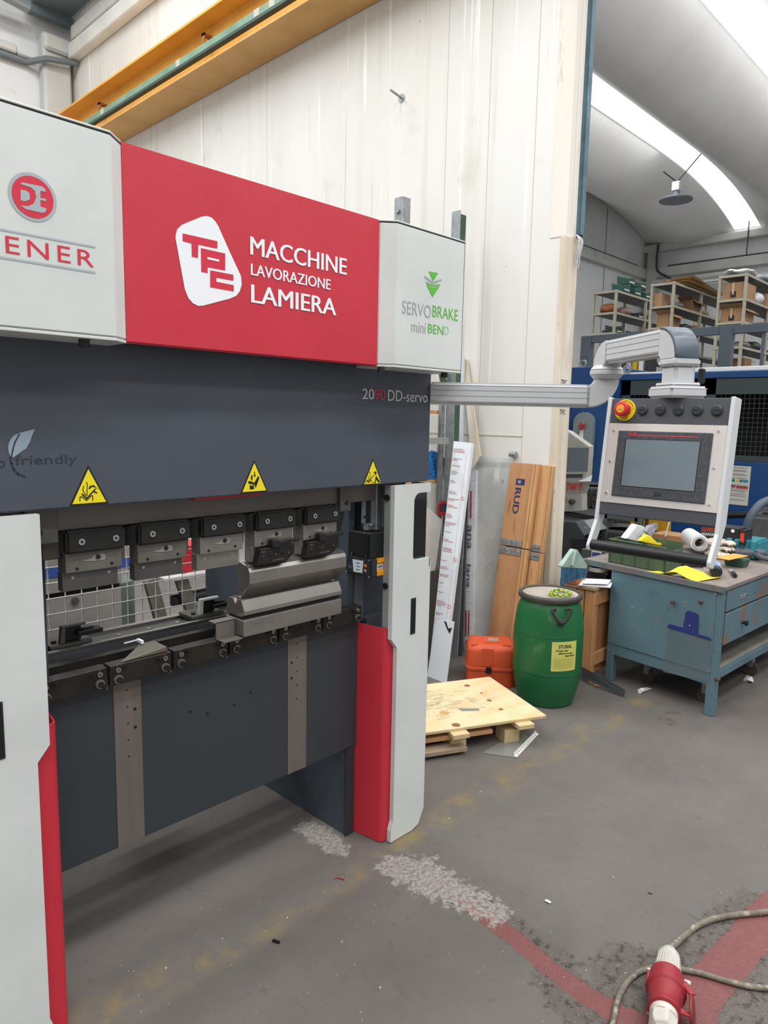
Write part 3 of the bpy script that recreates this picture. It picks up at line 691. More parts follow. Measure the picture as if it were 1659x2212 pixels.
flat([Z3(lg)], whi, pb, 'logo')
flat([Z3b(p) for p in ([(137, 253), (433, 320), (433, 383), (270, 348), (268, 462), (215, 452), (213, 340), (137, 318)],
                       [(292, 378), (500, 425), (500, 570), (350, 541), (350, 592), (296, 580)],
                       [(372, 568), (570, 606), (570, 657), (424, 630), (424, 665), (573, 695), (573, 748), (372, 712)])], rdp, pb, 'logo_letters')
flat([Z3c([(348, 455), (448, 477), (448, 495), (348, 473)])], whi, pb, 'logo_counter')
band('MACCHINE', whi, (541, 510), 749, 550, YR - .001, pb, .018)
band('LAVORAZIONE', whi, (542, 569), 714, 594, YR - .001, pb, .016)
band('LAMIERA', whi, (543, 614), 726, 653, YR - .001, pb, .018)
yh = YH - .001
c = PY(71, 426, yh); ra = (PY(124, 441, yh).x - PY(19, 411, yh).x) / 2
circ = lambda r, yv: [Vector((c.x + r * math.cos(a / 24 * math.pi), yv, c.z + r * math.sin(a / 24 * math.pi))) for a in range(48)]
flat([circ(ra, yh)], sil, pb, 'emblem_ring'); flat([circ(ra * .86, yh - .0006)], rdp, pb, 'emblem_disc')
ZE = zp(3.318, 0, 200, yh - .0012)
flat([ZE([(147, 655), (160, 643), (300, 672), (322, 688), (328, 712), (290, 705), (290, 755), (325, 760), (333, 770), (328, 778), (290, 770), (290, 815), (335, 832), (325, 857), (300, 862), (185, 835), (147, 808), (200, 814), (240, 797), (260, 750), (250, 706), (222, 680), (185, 668)]),
      ZE([(148, 695), (185, 702), (212, 722), (214, 765), (185, 780), (148, 772)])], sil, pb, 'emblem_letters')
xa = .47
flat([[Vector((xa, yh, PY(0, 497.5, yh).z)), Vector((PY(206, 530, yh).x, yh, PY(0, 497.5, yh).z)), Vector((PY(206, 530, yh).x, yh, PY(0, 493, yh).z)), Vector((xa, yh, PY(0, 493, yh).z))],
      [Vector((xa, yh, PY(0, 558, yh).z)), Vector((PY(206, 590, yh).x, yh, PY(0, 558, yh).z)), Vector((PY(206, 590, yh).x, yh, PY(0, 553, yh).z)), Vector((xa, yh, PY(0, 553, yh).z))]], sil, pb, 'name_rule')
tl = PY(2, 507, yh); bl = PY(2, 544, yh); tr = PY(202, 540, yh); wl_ = (tr.x - tl.x)
text('DENER', rdp, pb, (tl.x - wl_ * .27, yh, bl.z), (1, 0, 0), (0, 0, 1), wl_ * 1.27, tl.z - bl.z, bold=.0, sp=1.25)
band('SERVO', gry, (869, 648), 932, 677, yh, pb); band('BRAKE', grn, (935, 659), 990, 684, yh, pb)
band('mini', gry, (889, 693), 920, 716, yh, pb); band('BEN', grn, (925, 699), 958, 719, yh, pb)
band('D', K('print_green_worn', 'a5cdb0', .45), (960, 704), 970, 722, yh, pb)
ZS = zp(3.318, 800, 400, yh)
flat([ZS([(418, 617), (487, 630), (450, 687)]), ZS([(397, 688), (420, 702), (450, 715), (480, 712), (501, 710), (498, 721), (450, 728), (405, 706)]), ZS([(401, 710), (450, 736), (497, 725), (446, 803)])], grn, pb, 'servo_logo')
flat([ZS([(388, 647), (450, 690), (512, 672), (512, 685), (450, 708), (388, 663)])], gry, pb, 'servo_logo')
yp = YP - .001
gr2 = K('print_light_grey', 'c2c4c8', .5)
band('20', gr2, (783, 839), 808, 862, yp, pb, .012); band('90', K('print_red_ram', 'c8384a', .5), (809, 840), 832, 863, yp, pb, .012); band('DD-servo', gr2, (838, 842), 924, 866, yp, pb, .012)
ZL = zp(2.676, 0, 900, yp)
flat([ZL([(47, 182), (50, 155), (62, 128), (82, 108), (110, 95), (150, 84), (202, 72), (186, 108), (172, 148), (150, 185), (118, 205), (80, 235), (62, 232), (50, 205)])], K('leaf_silver', '93a4b2', .3), pb, 'leaf_print')
drk = K('print_dark_gloss', '31363e', .25)
flat(stroke(ZL([(60, 232), (66, 270), (80, 305), (105, 332), (145, 348)]), .004) + stroke([p + Vector((0, -.0006, 0)) for p in ZL([(112, 100), (85, 150), (72, 200), (64, 240)])], .003), drk, pb, 'leaf_stem')
band('friendly', drk, (32, 984), 166, 1011, yp, pb); band('ec', drk, (-30, 996), -8, 1012, yp, pb); band('o', drk, (-5, 995), 11, 1011, yp, pb)
# warning triangles with their pictograms
wy = K('warning_yellow', 'f0de1e', .4); wk = K('warning_black', '1c1a1e', .45)
def tri(top, l, r):
    T = [PY(*top, yp), PY(*l, yp), PY(*r, yp)]; zb = (T[1].z + T[2].z) / 2; xm = (T[1].x + T[2].x) / 2
    T = [Vector((xm, yp, T[0].z)), Vector((T[1].x, yp, zb)), Vector((T[2].x, yp, zb))]; g = (T[0] + T[1] + T[2]) / 3
    s = flat([T], wk, pb, 'warning_sign')
    flat([[g + (p - g) * .86 + Vector((0, -.0006, 0)) for p in T]], wy, s, 'warning_face'); return s
s1 = tri((192, 1005), (150, 1093), (235, 1088))
A = zp(3.456, 0, 1050, yp - .0012)
flat(stroke(A([(597, 113), (597, 82), (612, 80), (647, 108), (682, 72), (692, 72), (692, 108)]), .0022) + stroke(A([(613, 60), (648, 92), (712, 22)]), .0036) + stroke(A([(625, 0), (618, 30), (640, 68), (650, 68), (652, -20), (645, -28)]), .002)
     + [A([(660, 18), (672, -2), (700, -8), (740, 30), (712, 10), (690, 6), (676, 14), (672, 24)]), A([(700, 40), (712, 38), (727, 48), (722, 58), (708, 48), (704, 54)])], wk, s1, 'pictogram')
s2 = tri((548, 993), (519, 1067), (579, 1062))
A = zp(2.676, 0, 900, yp - .0012)
flat([A([(1444, 390), (1455, 402), (1468, 390), (1468, 420), (1444, 420)]), A([(1432, 375), (1445, 372), (1470, 382), (1492, 343), (1500, 352), (1478, 415), (1472, 392), (1440, 388)]), A([(1453, 338), (1460, 338), (1460, 362), (1455, 372), (1450, 355)]), A([(1469, 318), (1474, 318), (1475, 338), (1480, 338), (1473, 350), (1465, 340), (1470, 338)])], wk, s2, 'pictogram')
s3_ = tri((806, 990), (783, 1050), (826, 1045))
A = zp(11.85, 740, 960, yp - .0012)
flat(stroke(A([(597, 1010), (600, 935), (625, 935), (672, 975), (720, 925), (750, 925), (752, 1005)]), .0022) + stroke(A([(630, 905), (672, 950), (808, 780)]), .003) + stroke(A([(680, 708), (705, 708), (705, 905), (668, 905), (662, 800)]), .002)
     + [A([(800, 740), (808, 700), (835, 688), (865, 705), (872, 745), (858, 780), (838, 770), (830, 745)]), A([(848, 810), (870, 810), (905, 870), (978, 975), (915, 978), (872, 905), (850, 940), (850, 988), (790, 988), (795, 970), (825, 962), (838, 890)])], wk, s3_, 'pictogram')

# ================================================================== CONTROL PENDANT
armm = K('arm_grey', 'c6c8ca', .4, col2='bfc1c3', scale=3)
cp0 = thing('control_pendant', 'light grey swing arm carrying the operator console at the right of the machine', 'control pendant', (2.09, .87, 1.23))
def armbox(b, p, q, h, wd):
    return b.bar(p, q, wd, h)
e1 = Vector((2.395, 1.265, 1.712))
a0 = Vector((2.040, 1.752, 1.715)); dirv = (e1 - a0).normalized()
b = B(); armbox(b, a0, e1 - dirv * .02, .082, .06)
a1 = b.build('lower_arm', armm, cp0, bevel=.010, seg=3)
side = dirv.cross(Vector((0, 0, 1))).normalized()
if side.dot(CAM - a0) < 0: side = -side
lt = K('arm_line', '8b8e91', .5)
for dz in (.030, .012, -.008, -.028): B().bar(a0 + side * .0302 + Vector((0, 0, dz)), e1 - dirv * .02 + side * .0302 + Vector((0, 0, dz)), .0012, .0016).build('arm_groove', lt, a1)
# elbow: quarter bend up into the round joint
jc = Vector((2.445, 1.200, 0))
def bend(c0, d0, d1, r, hw, hh, n=8):
    """rectangular quarter bend of a box arm: from direction d0 into d1"""
    b = B(); d0 = Vector(d0).normalized(); d1 = Vector(d1).normalized(); sv = d0.cross(d1).normalized(); cc = Vector(c0) + d1 * r
    rings = []
    for i in range(n + 1):
        a = math.pi / 2 * i / n; t = (-d1) * math.cos(a) + d0 * math.sin(a)
        c = cc + t * r
        rings.append([c + t * hh + sv * hw, c - t * hh + sv * hw, c - t * hh - sv * hw, c + t * hh - sv * hw])
    vs = [p for r_ in rings for p in r_]; fs = []
    for i in range(n):
        for k in range(4): fs.append((i * 4 + k, i * 4 + (k + 1) % 4, i * 4 + 4 + (k + 1) % 4, i * 4 + 4 + k))
    fs += [(3, 2, 1, 0), tuple(n * 4 + k for k in range(4))]
    return b.add(vs, fs)
b1 = bend(e1 - dirv * .025, dirv, (0, 0, 1), .062, .030, .041)
b1.build('elbow', armm, cp0, bevel=.008, seg=2, smooth=40)
jt = e1 - dirv * .025 + dirv * .062
jt = Vector((jt.x, jt.y, 0))
B().cyl(jt + Vector((0, 0, 1.772)), jt + Vector((0, 0, 1.788)), .044, .056, n=28).cyl(jt + Vector((0, 0, 1.788)), jt + Vector((0, 0, 1.804)), .058, n=28).build('swivel_joint', armm, cp0, bevel=.002, smooth=40)
B().cyl(jt + Vector((0, 0, 1.8045)), jt + Vector((0, 0, 1.806)), .0555, n=28).build('joint_gap', lt, cp0)
B().cyl(jt + Vector((0, 0, 1.806)), jt + Vector((0, 0, 1.822)), .058, .045, n=28).build('swivel_joint', armm, cp0, bevel=.002, smooth=40)
ct = Vector((2.150, .868, 0)); d2 = (ct - jt).normalized()
b2 = bend(jt + Vector((0, 0, 1.815)), (0, 0, 1), d2, .050, .034, .040)
b2.build('elbow', armm, cp0, bevel=.007, seg=2, smooth=40)
s0 = jt + Vector((0, 0, 1.865)) + d2 * .045; s1_ = ct - d2 * .055 + Vector((0, 0, 1.865))
b = B(); armbox(b, s0, s1_, .080, .066); a2 = b.build('upper_arm', armm, cp0, bevel=.009, seg=3)
side2 = d2.cross(Vector((0, 0, 1))).normalized()
if side2.dot(CAM - s0) < 0: side2 = -side2
for dz in (.028, .010, -.010, -.028): B().bar(s0 + side2 * .0332 + Vector((0, 0, dz)), s1_ + side2 * .0332 + Vector((0, 0, dz)), .0012, .0016).build('arm_groove', lt, a2)
B().box(0, 0, 0, .004, .004, .004)
b3 = bend(s1_ - d2 * .002, d2, (0, 0, -1), .055, .038, .043)
b3.build('elbow', armm, cp0, bevel=.008, seg=2, smooth=40)
# dark cap over the outside of the upper bend
cc = s1_ - d2 * .002 + Vector((0, 0, -.055)); capm = K('arm_cap', '4e5964', .35)
b = B(); vs = []; fs = []; n = 10
for i in range(n + 1):
    a = math.pi / 2 * i / n * 1.0; t = Vector((0, 0, 1)) * math.cos(a) + d2 * math.sin(a); c = cc + t * (.055 + .0445)
    vs += [c + side2 * .0385, c - side2 * .0385, c - side2 * .0385 - t * .012, c + side2 * .0385 - t * .012]
for i in range(n):
    for k in range(4): fs.append((i * 4 + k, i * 4 + (k + 1) % 4, i * 4 + 4 + (k + 1) % 4, i * 4 + 4 + k))
fs += [(3, 2, 1, 0), tuple(n * 4 + k for k in range(4))]
b.add(vs, fs).build('bend_cap', capm, cp0, bevel=.003, smooth=45)
zc0 = 1.810
ctp = cc + d2 * .055; ctp.z = 0
u2 = d2; v2 = side2
B().obox(ctp + Vector((0, 0, 1.800)), u2, v2, (0, 0, 1), .094, .086, .022).build('column_collar', armm, cp0, bevel=.006, seg=2)
B().obox(ctp + Vector((0, 0, 1.762)), u2, v2, (0, 0, 1), .078, .070, .062).build('down_tube', armm, cp0, bevel=.01, seg=3)
B().obox(ctp + Vector((0, 0, 1.735)), u2, v2, (0, 0, 1), .105, .095, .012).obox(ctp + Vector((0, 0, 1.713)), u2, v2, (0, 0, 1), .128, .116, .034).build('head_mount', armm, cp0, bevel=.006, seg=3)
B().obox(ctp + Vector((0, 0, 1.722)), u2, v2, (0, 0, 1), .1288, .1168, .0012).build('mount_groove', lt, cp0)
kb = ctp - side2 * .0 + Vector((.02, -.062, 1.765))
B().box(kb.x - .008, kb.y - .008, kb.z - .028, kb.x + .008, kb.y + .010, kb.z + .018).build('lock_lever', black_plastic, cp0, bevel=.004)
# console: width along Y, leaning so that the bottom comes forward (towards -X)
YA, YBc = 1.062, .685          # far (left in the photo) and near edge
up = Vector((.045, 0, .362)).normalized(); nrm = Vector((-up.z, 0, up.x))      # in-plane up and outward normal
O = Vector((2.060, YA, 1.335))                                                   # lower far corner of the face
uY = Vector((0, -1, 0)); Wc = YA - YBc; Hc = .362
def cpt(a, h, out=0.): return O + uY * a + up * h + nrm * out
def cbox(b, a0, a1, h0, h1, o0, o1):
    return b.hexa([cpt(a0, h0, o0), cpt(a1, h0, o0), cpt(a1, h0, o1), cpt(a0, h0, o1)], [cpt(a0, h1, o0), cpt(a1, h1, o0), cpt(a1, h1, o1), cpt(a0, h1, o1)])
cond = K('console_anthracite', '4a4c53', .6, bump=.4, bscale=1500); alu = K('brushed_aluminium', 'e6e3df', .34, .6, col2='dcd8d3', scale=4, stretch=(1, 1, .08)); lg_ = K('frame_light_grey', 'cfd2d3', .4)
body = cbox(B(), .012, Wc - .012, 0, Hc, -.05, .0).build('console_housing', cond, cp0, bevel=.002)
cbox(B(), .012, Wc - .012, .038, .2845, 0, .003).build('front_plate', alu, body, bevel=.001)
for a0_, a1_ in ((0, .012), (Wc - .012, Wc)):      # side frames run down into the handle arms
    pts = [(Hc + .003, .006), (Hc + .003, -.048), (.01, -.048), (-.05, -.022), (-.11, .006), (-.118, .018), (-.115, .036), (-.10, .040), (-.02, .006)]
    b = B(); b.eprism([cpt(a0_, h, o) for h, o in pts], uY * (a1_ - a0_)); b.build('side_frame', lg_, body, bevel=.002)
hb = B().cyl(cpt(.012, -.098, .022), cpt(Wc - .012, -.098, .022), .0165, n=22).build('handle_bar', black_plastic, body, smooth=40)
# touch screen unit
sc = cbox(B(), .048, Wc - .048, .060, .262, .003, .008).build('screen_unit', K('screen_bezel', '4a4d53', .5, col2='3c3f45', scale=160, mix=(.45, .55)), body, bevel=.002)
cbox(B(), .074, Wc - .078, .092, .238, .0075, .0085).build('screen_rim', hole, body)
cbox(B(), .077, Wc - .080, .094, .236, .0080, .0090).build('screen', K('screen_glass', '6c7a83', .12, coat=.3), body)
flat([[cpt(.085, .2475, .0086), cpt(Wc - .088, .2475, .0086), cpt(Wc - .088, .2500, .0086), cpt(.085, .2500, .0086)]], K('print_bright_red', 'd8404c', .5), body, 'screen_stripe')
text('ESA', K('print_bright_red', 'd8404c'), body, cpt(.083, .2465, .0088), uY, up, .024, .013, bold=.02)
text('ESA', K('stamp_dark', '33363c', .4), body, cpt(.182, .071, .0088), uY, up, .024, .012, bold=.01)
for a_, h_ in ((.030, .262), (.030, .166), (.030, .068), (Wc - .036, .268), (Wc - .036, .164), (Wc - .036, .060)):
    B().cyl(cpt(a_, h_, .003), cpt(a_, h_, .007), .0042, .003, n=12).build('front_screw', chrome, body)
# emergency stop and five blanking plugs
ce = cpt(.058, .326, 0)
ey = B().cyl(ce, ce + nrm * .003, .033, n=32).build('stop_plate', K('stop_yellow', 'e8d21c', .4), body)
esr = B().lathe([(.020, .003), (.020, .012), (.017, .016), (.022, .018), (.0225, .030), (.019, .034), (.012, .035)], ce, nrm, 28).build('stop_button', K('stop_red', 'c5232e', .4), body, smooth=40)
B().cyl(ce + nrm * .0349, ce + nrm * .0355, .0125, n=20).build('button_disc', K('stop_orange', 'dfa02c', .5), body)
text('STOP', K('print_dark', '5a2a18', .5), body, ce + nrm * .0357 - uY * .007 - up * .007, uY, up, .014, .006)
def onarc(rad, a_mid, span, flip):
    def fn(a, d):
        t = a / .036 - .5; ang = a_mid + (-t if not flip else t) * span; r = rad + (d if not flip else -d + .007)
        return ce + nrm * .0036 + (uY * math.cos(ang) + up * math.sin(ang)) * r
    return fn
text('EMERGENCY', ink, body, ce, uY, up, .036, .006, fn=onarc(.0238, math.radians(62), math.radians(125), False))
text('STOP', ink, body, ce, uY, up, .036, .007, fn=onarc(.0238, math.radians(-95), math.radians(62), True))
for k in range(5):
    c = cpt(.114 + k * .0540, .3265, 0)
    pg = B().lathe([(.0155, 0), (.0155, .004), (.012, .007), (.001, .0075)], c, nrm, 24).build('blanking_plug', K('plug_dark', '2e3236', .45), body, smooth=30)
    sl = B(); sl.obox(c + nrm * .0076, uY, up, nrm, .018, .0022, .001); sl.build('plug_slot', hole, body)
# ================================================================== THINGS LEANING ON THE PARTITION
def plank4(b, tl, tr, br, bl, th):
    """board from its four face corners, thickness th away from the viewer"""
    tl, tr, br, bl = map(Vector, (tl, tr, br, bl)); n = (tr - tl).cross(bl - tl).normalized()
    if n.dot(CAM - tl) > 0: n = -n
    return b.hexa([bl, br, br + n * th, bl + n * th], [tl, tr, tr + n * th, tl + n * th])
def lerp(a, b_, t): return Vector(a) + (Vector(b_) - Vector(a)) * t
wood = K('varnished_pine', 'b98a62', .5, col2='ab7c55', scale=2.2, stretch=(5, 5, .5), spots=[('94683f', 9, .6, .72, (4, 4, .25))])
wood2 = K('varnished_pine_light', 'c89a6c', .5, col2='b98a5c', scale=2.6, stretch=(6, 6, .5), spots=[('a06a3c', 7, .62, .7, (6, 6, .3))])
raww = K('raw_pine', 'd6c096', .7, col2='ccb384', scale=3, stretch=(1, 1, 1), spots=[('c7a36c', 9, .62, .75, (1, 6, 1))])
def wood_panel(label, T0, T1, zb, Xt, Xb, m, mid, hinges, battens, rud=False):
    """tall hinged transport-frame panel; T0,T1 px of the top corners, mid = z of the joint"""
    tl = PX(*T0, Xt); tr = PX(*T1, Xt)
    bl = Vector((Xb, tl.y + .01, 0)); br = Vector((Xb, tr.y + .01, 0))
    t = thing('hinged_board', label, 'board', (Xb, (bl.y + br.y) / 2, 0), group='hinged boards leaning on the wall')
    def at(s, z, out=0.):          # s 0..1 across, z height
        f_ = z / tl.z; p = lerp(lerp(bl, br, s), lerp(tl, tr, s), f_); return p + Vector((-1, 0, .06)).normalized() * out
    for z0, z1 in ((0, mid - .004), (mid + .004, tl.z)):
        p = plank4(B(), at(0, z1), at(.80, z1), at(.80, z0), at(0, z0), .022).build('board', m, t, bevel=.0015)
        plank4(B(), at(.80, z1, .012), at(1, z1, .012), at(1, z0, .012), at(.80, z0, .012), .034).build('edge_batten', wood2, t, bevel=.002)
        B().obox(at(.90, (z0 + z1) / 2, .0125), at(.9, z1) - at(.9, z0), at(1, z0) - at(0, z0), Vector((-1, 0, .06)), (z1 - z0), .002, .002).build('batten_groove', K('groove_brown', '7a4f2c', .8), t)
    for zc, n_ in hinges:
        for sg in (-1, 1):
            z0 = zc + sg * .028
            if z0 > tl.z: continue
            for k in range(4):
                h = B().obox(at(.10 + k * .19, z0, .004), at(1, z0) - at(0, z0), at(.5, z0 + .1) - at(.5, z0), Vector((-1, 0, .06)), (tr - tl).length * .165, .042, .005).build('hinge_leaf', galv, t, bevel=.001)
                B().cyl(at(.10 + k * .19, z0, .006), at(.10 + k * .19, z0, .010), .0055, n=8).build('hinge_screw', chrome, h)
    return t, at
t, at = wood_panel('varnished wooden hinged board with a blue printed word, behind the green drum', (1103, 999), (1166, 1003), 0, 3.93, 3.74, wood, .803, ((.803, 2), (1.395, 1)), True)
blue_print = K('print_navy', '2b2f5c', .6)
o = at(.36, 1.235, .0015); u_ = (at(.5, .9) - at(.5, 1.1)).normalized(); v_ = (at(1, 1) - at(0, 1)).normalized()
text('RUD', blue_print, t, at(.28, 1.185, .0015), u_, v_, .165, .045, bold=.02)
sq = [at(.28 + a_, z_, .0015) for a_, z_ in ((0, 1.245), (.30, 1.245), (.30, 1.205), (0, 1.205))]
flat([sq], blue_print, t, 'printed_square')
text('S', K('label_white', 'e6e6e2'), t, at(.36, 1.235, .003), u_, v_, .02, .018)
B().cyl(at(-.12, 1.40, -.02), at(.1, 1.40, -.02), .018, n=14).build('hinge_barrel', galv, t)
t, at = wood_panel('narrow varnished wooden hinged board beside the timber edge post', (1169, 1004), (1197, 1007), 0, 3.95, 3.78, wood2, .79, ((.79, 2), (1.375, 1)), True)
kn = at(.3, .62, .001)
# pale grey wrapped slab
slab = K('wrapped_slab', 'c2c3c0', .4, col2='adaeac', scale=3, bump=.5, bscale=10, spots=[('e4e5e3', 7, .6, .68, (1, 1, .25)), ('8f908e', 12, .66, .72, (1, 1, .4))])
def leaner(name, label, cat, T0, T1, B1, B0, Xt, Xb, th, m, group=None, zb=0.):
    """board leaning on the wall: top corners at X = Xt, lower corners on rays that meet X = Xb"""
    tl = PX(*T0, Xt); tr = PX(*T1, Xt); br = PX(*B1, Xb); bl = PX(*B0, Xb)
    # carry the edges down to the floor
    bl2 = lerp(tl, bl, tl.z / (tl.z - bl.z)); br2 = lerp(tr, br, tr.z / (tr.z - br.z))
    t = thing(name, label, cat, ((bl2.x + br2.x) / 2, (bl2.y + br2.y) / 2, 0), group=group)
    plank4(B(), tl, tr, br2, bl2, th).build('panel', m, t, bevel=.001)
    def at(s, f_, out=.002):
        p = lerp(lerp(tl, bl2, f_), lerp(tr, br2, f_), s); n = (tr - tl).cross(bl2 - tl).normalized()
        if n.dot(CAM - tl) < 0: n = -n
        return p + n * out
    return t, at
t, at = leaner('wrapped_slab', 'grey stone-like slab in clear film leaning on the wall beside the wooden boards', 'panel', (1031, 998), (1107, 1000), (1073, 1385), (1015, 1385), 3.95, 3.86, .02, slab)
film = K('clear_film', 'd9dde0', .15, trans=.9, alpha=.35)
plank4(B(), PX(1030, 985, 3.95), PX(1110, 990, 3.95), PX(1108, 1030, 3.945), PX(1030, 1030, 3.945), .002).build('film_wrap', film, t)
b = B()
rr = random.Random(3)
for i in range(22):
    s = rr.uniform(.05, .9); f_ = rr.uniform(.3, .62); b.tube([at(s, f_, .004), at(min(1, s + .12), f_ - rr.uniform(.02, .05), .004)], .0012, n=4)
tag(b.build('film_crease', K('crease_white', 'f0f2f2', .4), t), kind='stuff')
# white film-wrapped profile with big letters
prw = K('wrap_white', 'dcdee2', .4, col2='cfd1d6', scale=6)
t, at = leaner('wrapped_profile', 'white wrapped strip with two red bars and grey lettering beside the grey slab', 'panel', (1009, 1015), (1029, 1015), (1021, 1390), (1004, 1390), 3.93, 3.84, .03, prw)
rb = K('bar_red', 'b8283c', .5); dk = K('letter_grey', '5a5d66', .5)
for f0, f1 in ((.11, .26), (.76, .90)):
    for s0 in (.05, .40): flat([[at(s0, f0), at(s0 + .16, f0), at(s0 + .16, f1), at(s0, f1)]], rb, t, 'red_bar')
u_ = (at(.5, 1) - at(.5, 0)).normalized(); v_ = (at(1, .5) - at(0, .5)).normalized()
for f0 in (.30, .93 - .62 + .2, .92): text('ana' if f0 != .51 else 'lana', dk, t, at(.15, f0, .003), u_, v_, .16 if f0 != .92 else .1, .035, bold=.01)
for k in range(16): flat([[at(.02, .05 + k * .06), at(.98, .05 + k * .06), at(.98, .053 + k * .06), at(.02, .053 + k * .06)]], K('wrap_line', 'f4f5f6', .4), t, 'tape_line')
# dull steel strips beside it
t, at = leaner('steel_strip', 'dull grey steel strip between the two white wrapped pieces', 'strip', (997, 1010), (1010, 1010), (989, 1392), (974, 1392), 3.90, 3.74, .01, K('strip_grey', '8f9093', .5, .3, col2='7c7d80', scale=6))
t, at = leaner('dark_steel_strip', 'narrow dark steel strip leaning next to the white wrapped lettered strip', 'strip', (1008, 1005), (1013, 1005), (999, 1400), (990, 1400), 3.92, 3.78, .01, K('strip_dark', '5f6064', .5, .3))
# long aluminium profile covered with printed protective film
pfm = K('protective_film', 'dfe5ea', .3, col2='d5dde4', scale=4)
t, at = leaner('film_covered_profile', 'tall white profile in protective film with small red printing, leaning furthest left', 'panel', (980, 953), (1019, 957), (955, 1466), (925, 1455), 3.64, 3.352, .03, pfm)
pr = K('film_red_print', 'd68a98', .6); pg = K('film_grey_print', 'a9a4ae', .6)
rr = random.Random(5); rows = []; rowsg = []
f_ = .03
while f_ < .95:
    n_ = rr.choice((1, 2, 3, 4))
    for k in range(n_):
        s1 = rr.uniform(.3, .72); q = [at(.06, f_), at(s1, f_), at(s1, f_ + .0028), at(.06, f_ + .0028)]
        (rows if rr.random() < .6 else rowsg).append(q); f_ += .0065
    f_ += rr.uniform(.012, .035)
flat(rows, pr, t, 'small_print')['kind'] = 'stuff'; flat(rowsg, pg, t, 'small_print')['kind'] = 'stuff'
flat([[at(.80, f0), at(.81, f0), at(.81, f1), at(.80, f1)] for f0, f1 in ((.05, .30), (.31, .52), (.54, .75), (.77, .97))], pr, t, 'print_frame')
for f0 in (.24, .50, .70):
    c = at(.88, f0, .003); e1_ = (at(1, f0) - at(0, f0)).normalized(); e2_ = (at(.88, f0 + .1) - at(.88, f0)).normalized()
    rg = [c + e1_ * .013 * math.cos(a) + e2_ * .013 * math.sin(a) for a in [k * math.pi / 10 for k in range(21)]]
    ri = [c + e1_ * .011 * math.cos(a) + e2_ * .011 * math.sin(a) for a in [k * math.pi / 10 for k in range(21)]]
    flat([[rg[k], rg[k + 1], ri[k + 1], ri[k]] for k in range(20)] + [[c - e1_ * .008 - e2_ * .010, c - e1_ * .0065 - e2_ * .011, c + e1_ * .0085 + e2_ * .009, c + e1_ * .007 + e2_ * .010]], K('print_bright_red', 'd8404c'), t, 'round_mark')
# short white sheet in front of it
t, at = leaner('white_sheet', 'short plain white sheet with a torn black mark leaning low before the printed-film profile', 'panel', (941, 1338), (981, 1343), (966, 1462), (923, 1457), 3.36, 3.31, .006, K('sheet_pale', 'd7dee4', .35))
flat([[at(.45, .0), at(.6, .02), at(.75, .12), at(.95, .1), at(.85, .2), at(.7, .14)]], ink, t, 'torn_mark')
# white upright profile and the pale wooden profile that leans the other way
t, at = leaner('white_profile', 'narrow white profile standing upright beside the green rack', 'panel', (984, 767), (1001, 767), (997, 953), (982, 953), 3.92, 3.90, .02, K('profile_pale', 'd3d8df', .4))
t = thing('pale_batten', 'pale wooden batten leaning left, its foot on the grey slab', 'batten', tuple(PX(1022, 1012, 3.9)))
plank4(B(), PX(999, 772, 3.95), PX(1003, 775, 3.95), PX(1034, 990, 3.9), PX(1019, 1014, 3.9), .02).build('batten', K('batten_cream', 'ddd6c8', .6, col2='d0c7b5', scale=4), t)
plank4(B(), PX(1003, 775, 3.951), PX(1007, 777, 3.951), PX(1037, 985, 3.902), PX(1033, 990, 3.899), .02).build('batten_edge', K('batten_edge', 'cfc2aa', .6), t)

# ================================================================== RACK BEHIND THE MACHINE
dg = K('rack_green', '3f5a48', .5, .2, col2='364e3f', scale=5)
t = thing('storage_rack', 'dark green and galvanised storage rack with wooden shelf boards behind the press brake', 'rack', (3.4, 3.0, 0))
def upright(x, y, h):
    return B().prism([(x - .03, y - .03), (x + .03, y - .03), (x + .03, y - .025), (x - .025, y - .025), (x - .025, y + .025), (x + .03, y + .025), (x + .03, y + .03), (x - .03, y + .03)], 2, 0, h)
p1 = PX(990, 475, 3.60); upright(3.74, 2.99, 2.92).build('upright', dg, t)
B().box(3.703, 2.955, 0, 3.708, 3.025, 2.94).build('upright_face', galv, t)
p2 = PX(863, 430, 3.62)
u2_ = B().box(3.62, 3.38, 0, 3.70, 3.46, 3.09).build('upright', galv, t, bevel=.004)
for z in (3.0, 2.93, 2.86): B().cyl((3.618, 3.42, z), (3.605, 3.42, z), .018, n=6).build('bolt', galv, u2_)
B().box(3.66, 3.03, 0, 3.70, 3.05, 1.95).build('upright', galv, t)
B().bar((3.62, 3.02, 1.98), (3.72, 3.02, 1.72), .03, .03).build('diagonal_brace', dg, t)
for z in (1.655, 1.19): B().box(3.05, 3.06, z, 3.70, 3.50, z + .022).build('shelf_board', wood2, t, bevel=.001)
B().box(3.05, 2.94, 1.46, 3.64, 2.97, 1.50).build('cross_beam', K('beam_grey', '8a8b86', .5), t)
B().box(3.05, 3.2, 1.45, 3.6, 3.45, 1.64).build('drawer_box', K('drawer_dark', '3a3c42', .6), t)
B().box(3.0, 3.46, 0.0, 3.6, 3.48, 1.95).build('back_sheet', K('back_pale', 'b9bcb8', .7), t)
c = PY(940, 1020, 3.1)
b = B().grid(lambda u, v: (c.x - .09 + .16 * u, 3.1 + .02 * math.sin(9 * u + 5 * v), 1.213 + .20 * v * (1 - .5 * abs(u - .4))), 8, 8)
n = len(b.v); b.add([v + Vector((0, .06, 0)) for v in b.v], [tuple(reversed(f)) for f in b.f])
single(b, 'blue_bag', K('bag_blue', '2f7ec2', .4), 'crumpled blue plastic bag on the rack shelf behind the machine', 'bag')
c = PY(950, 1040, 3.05)
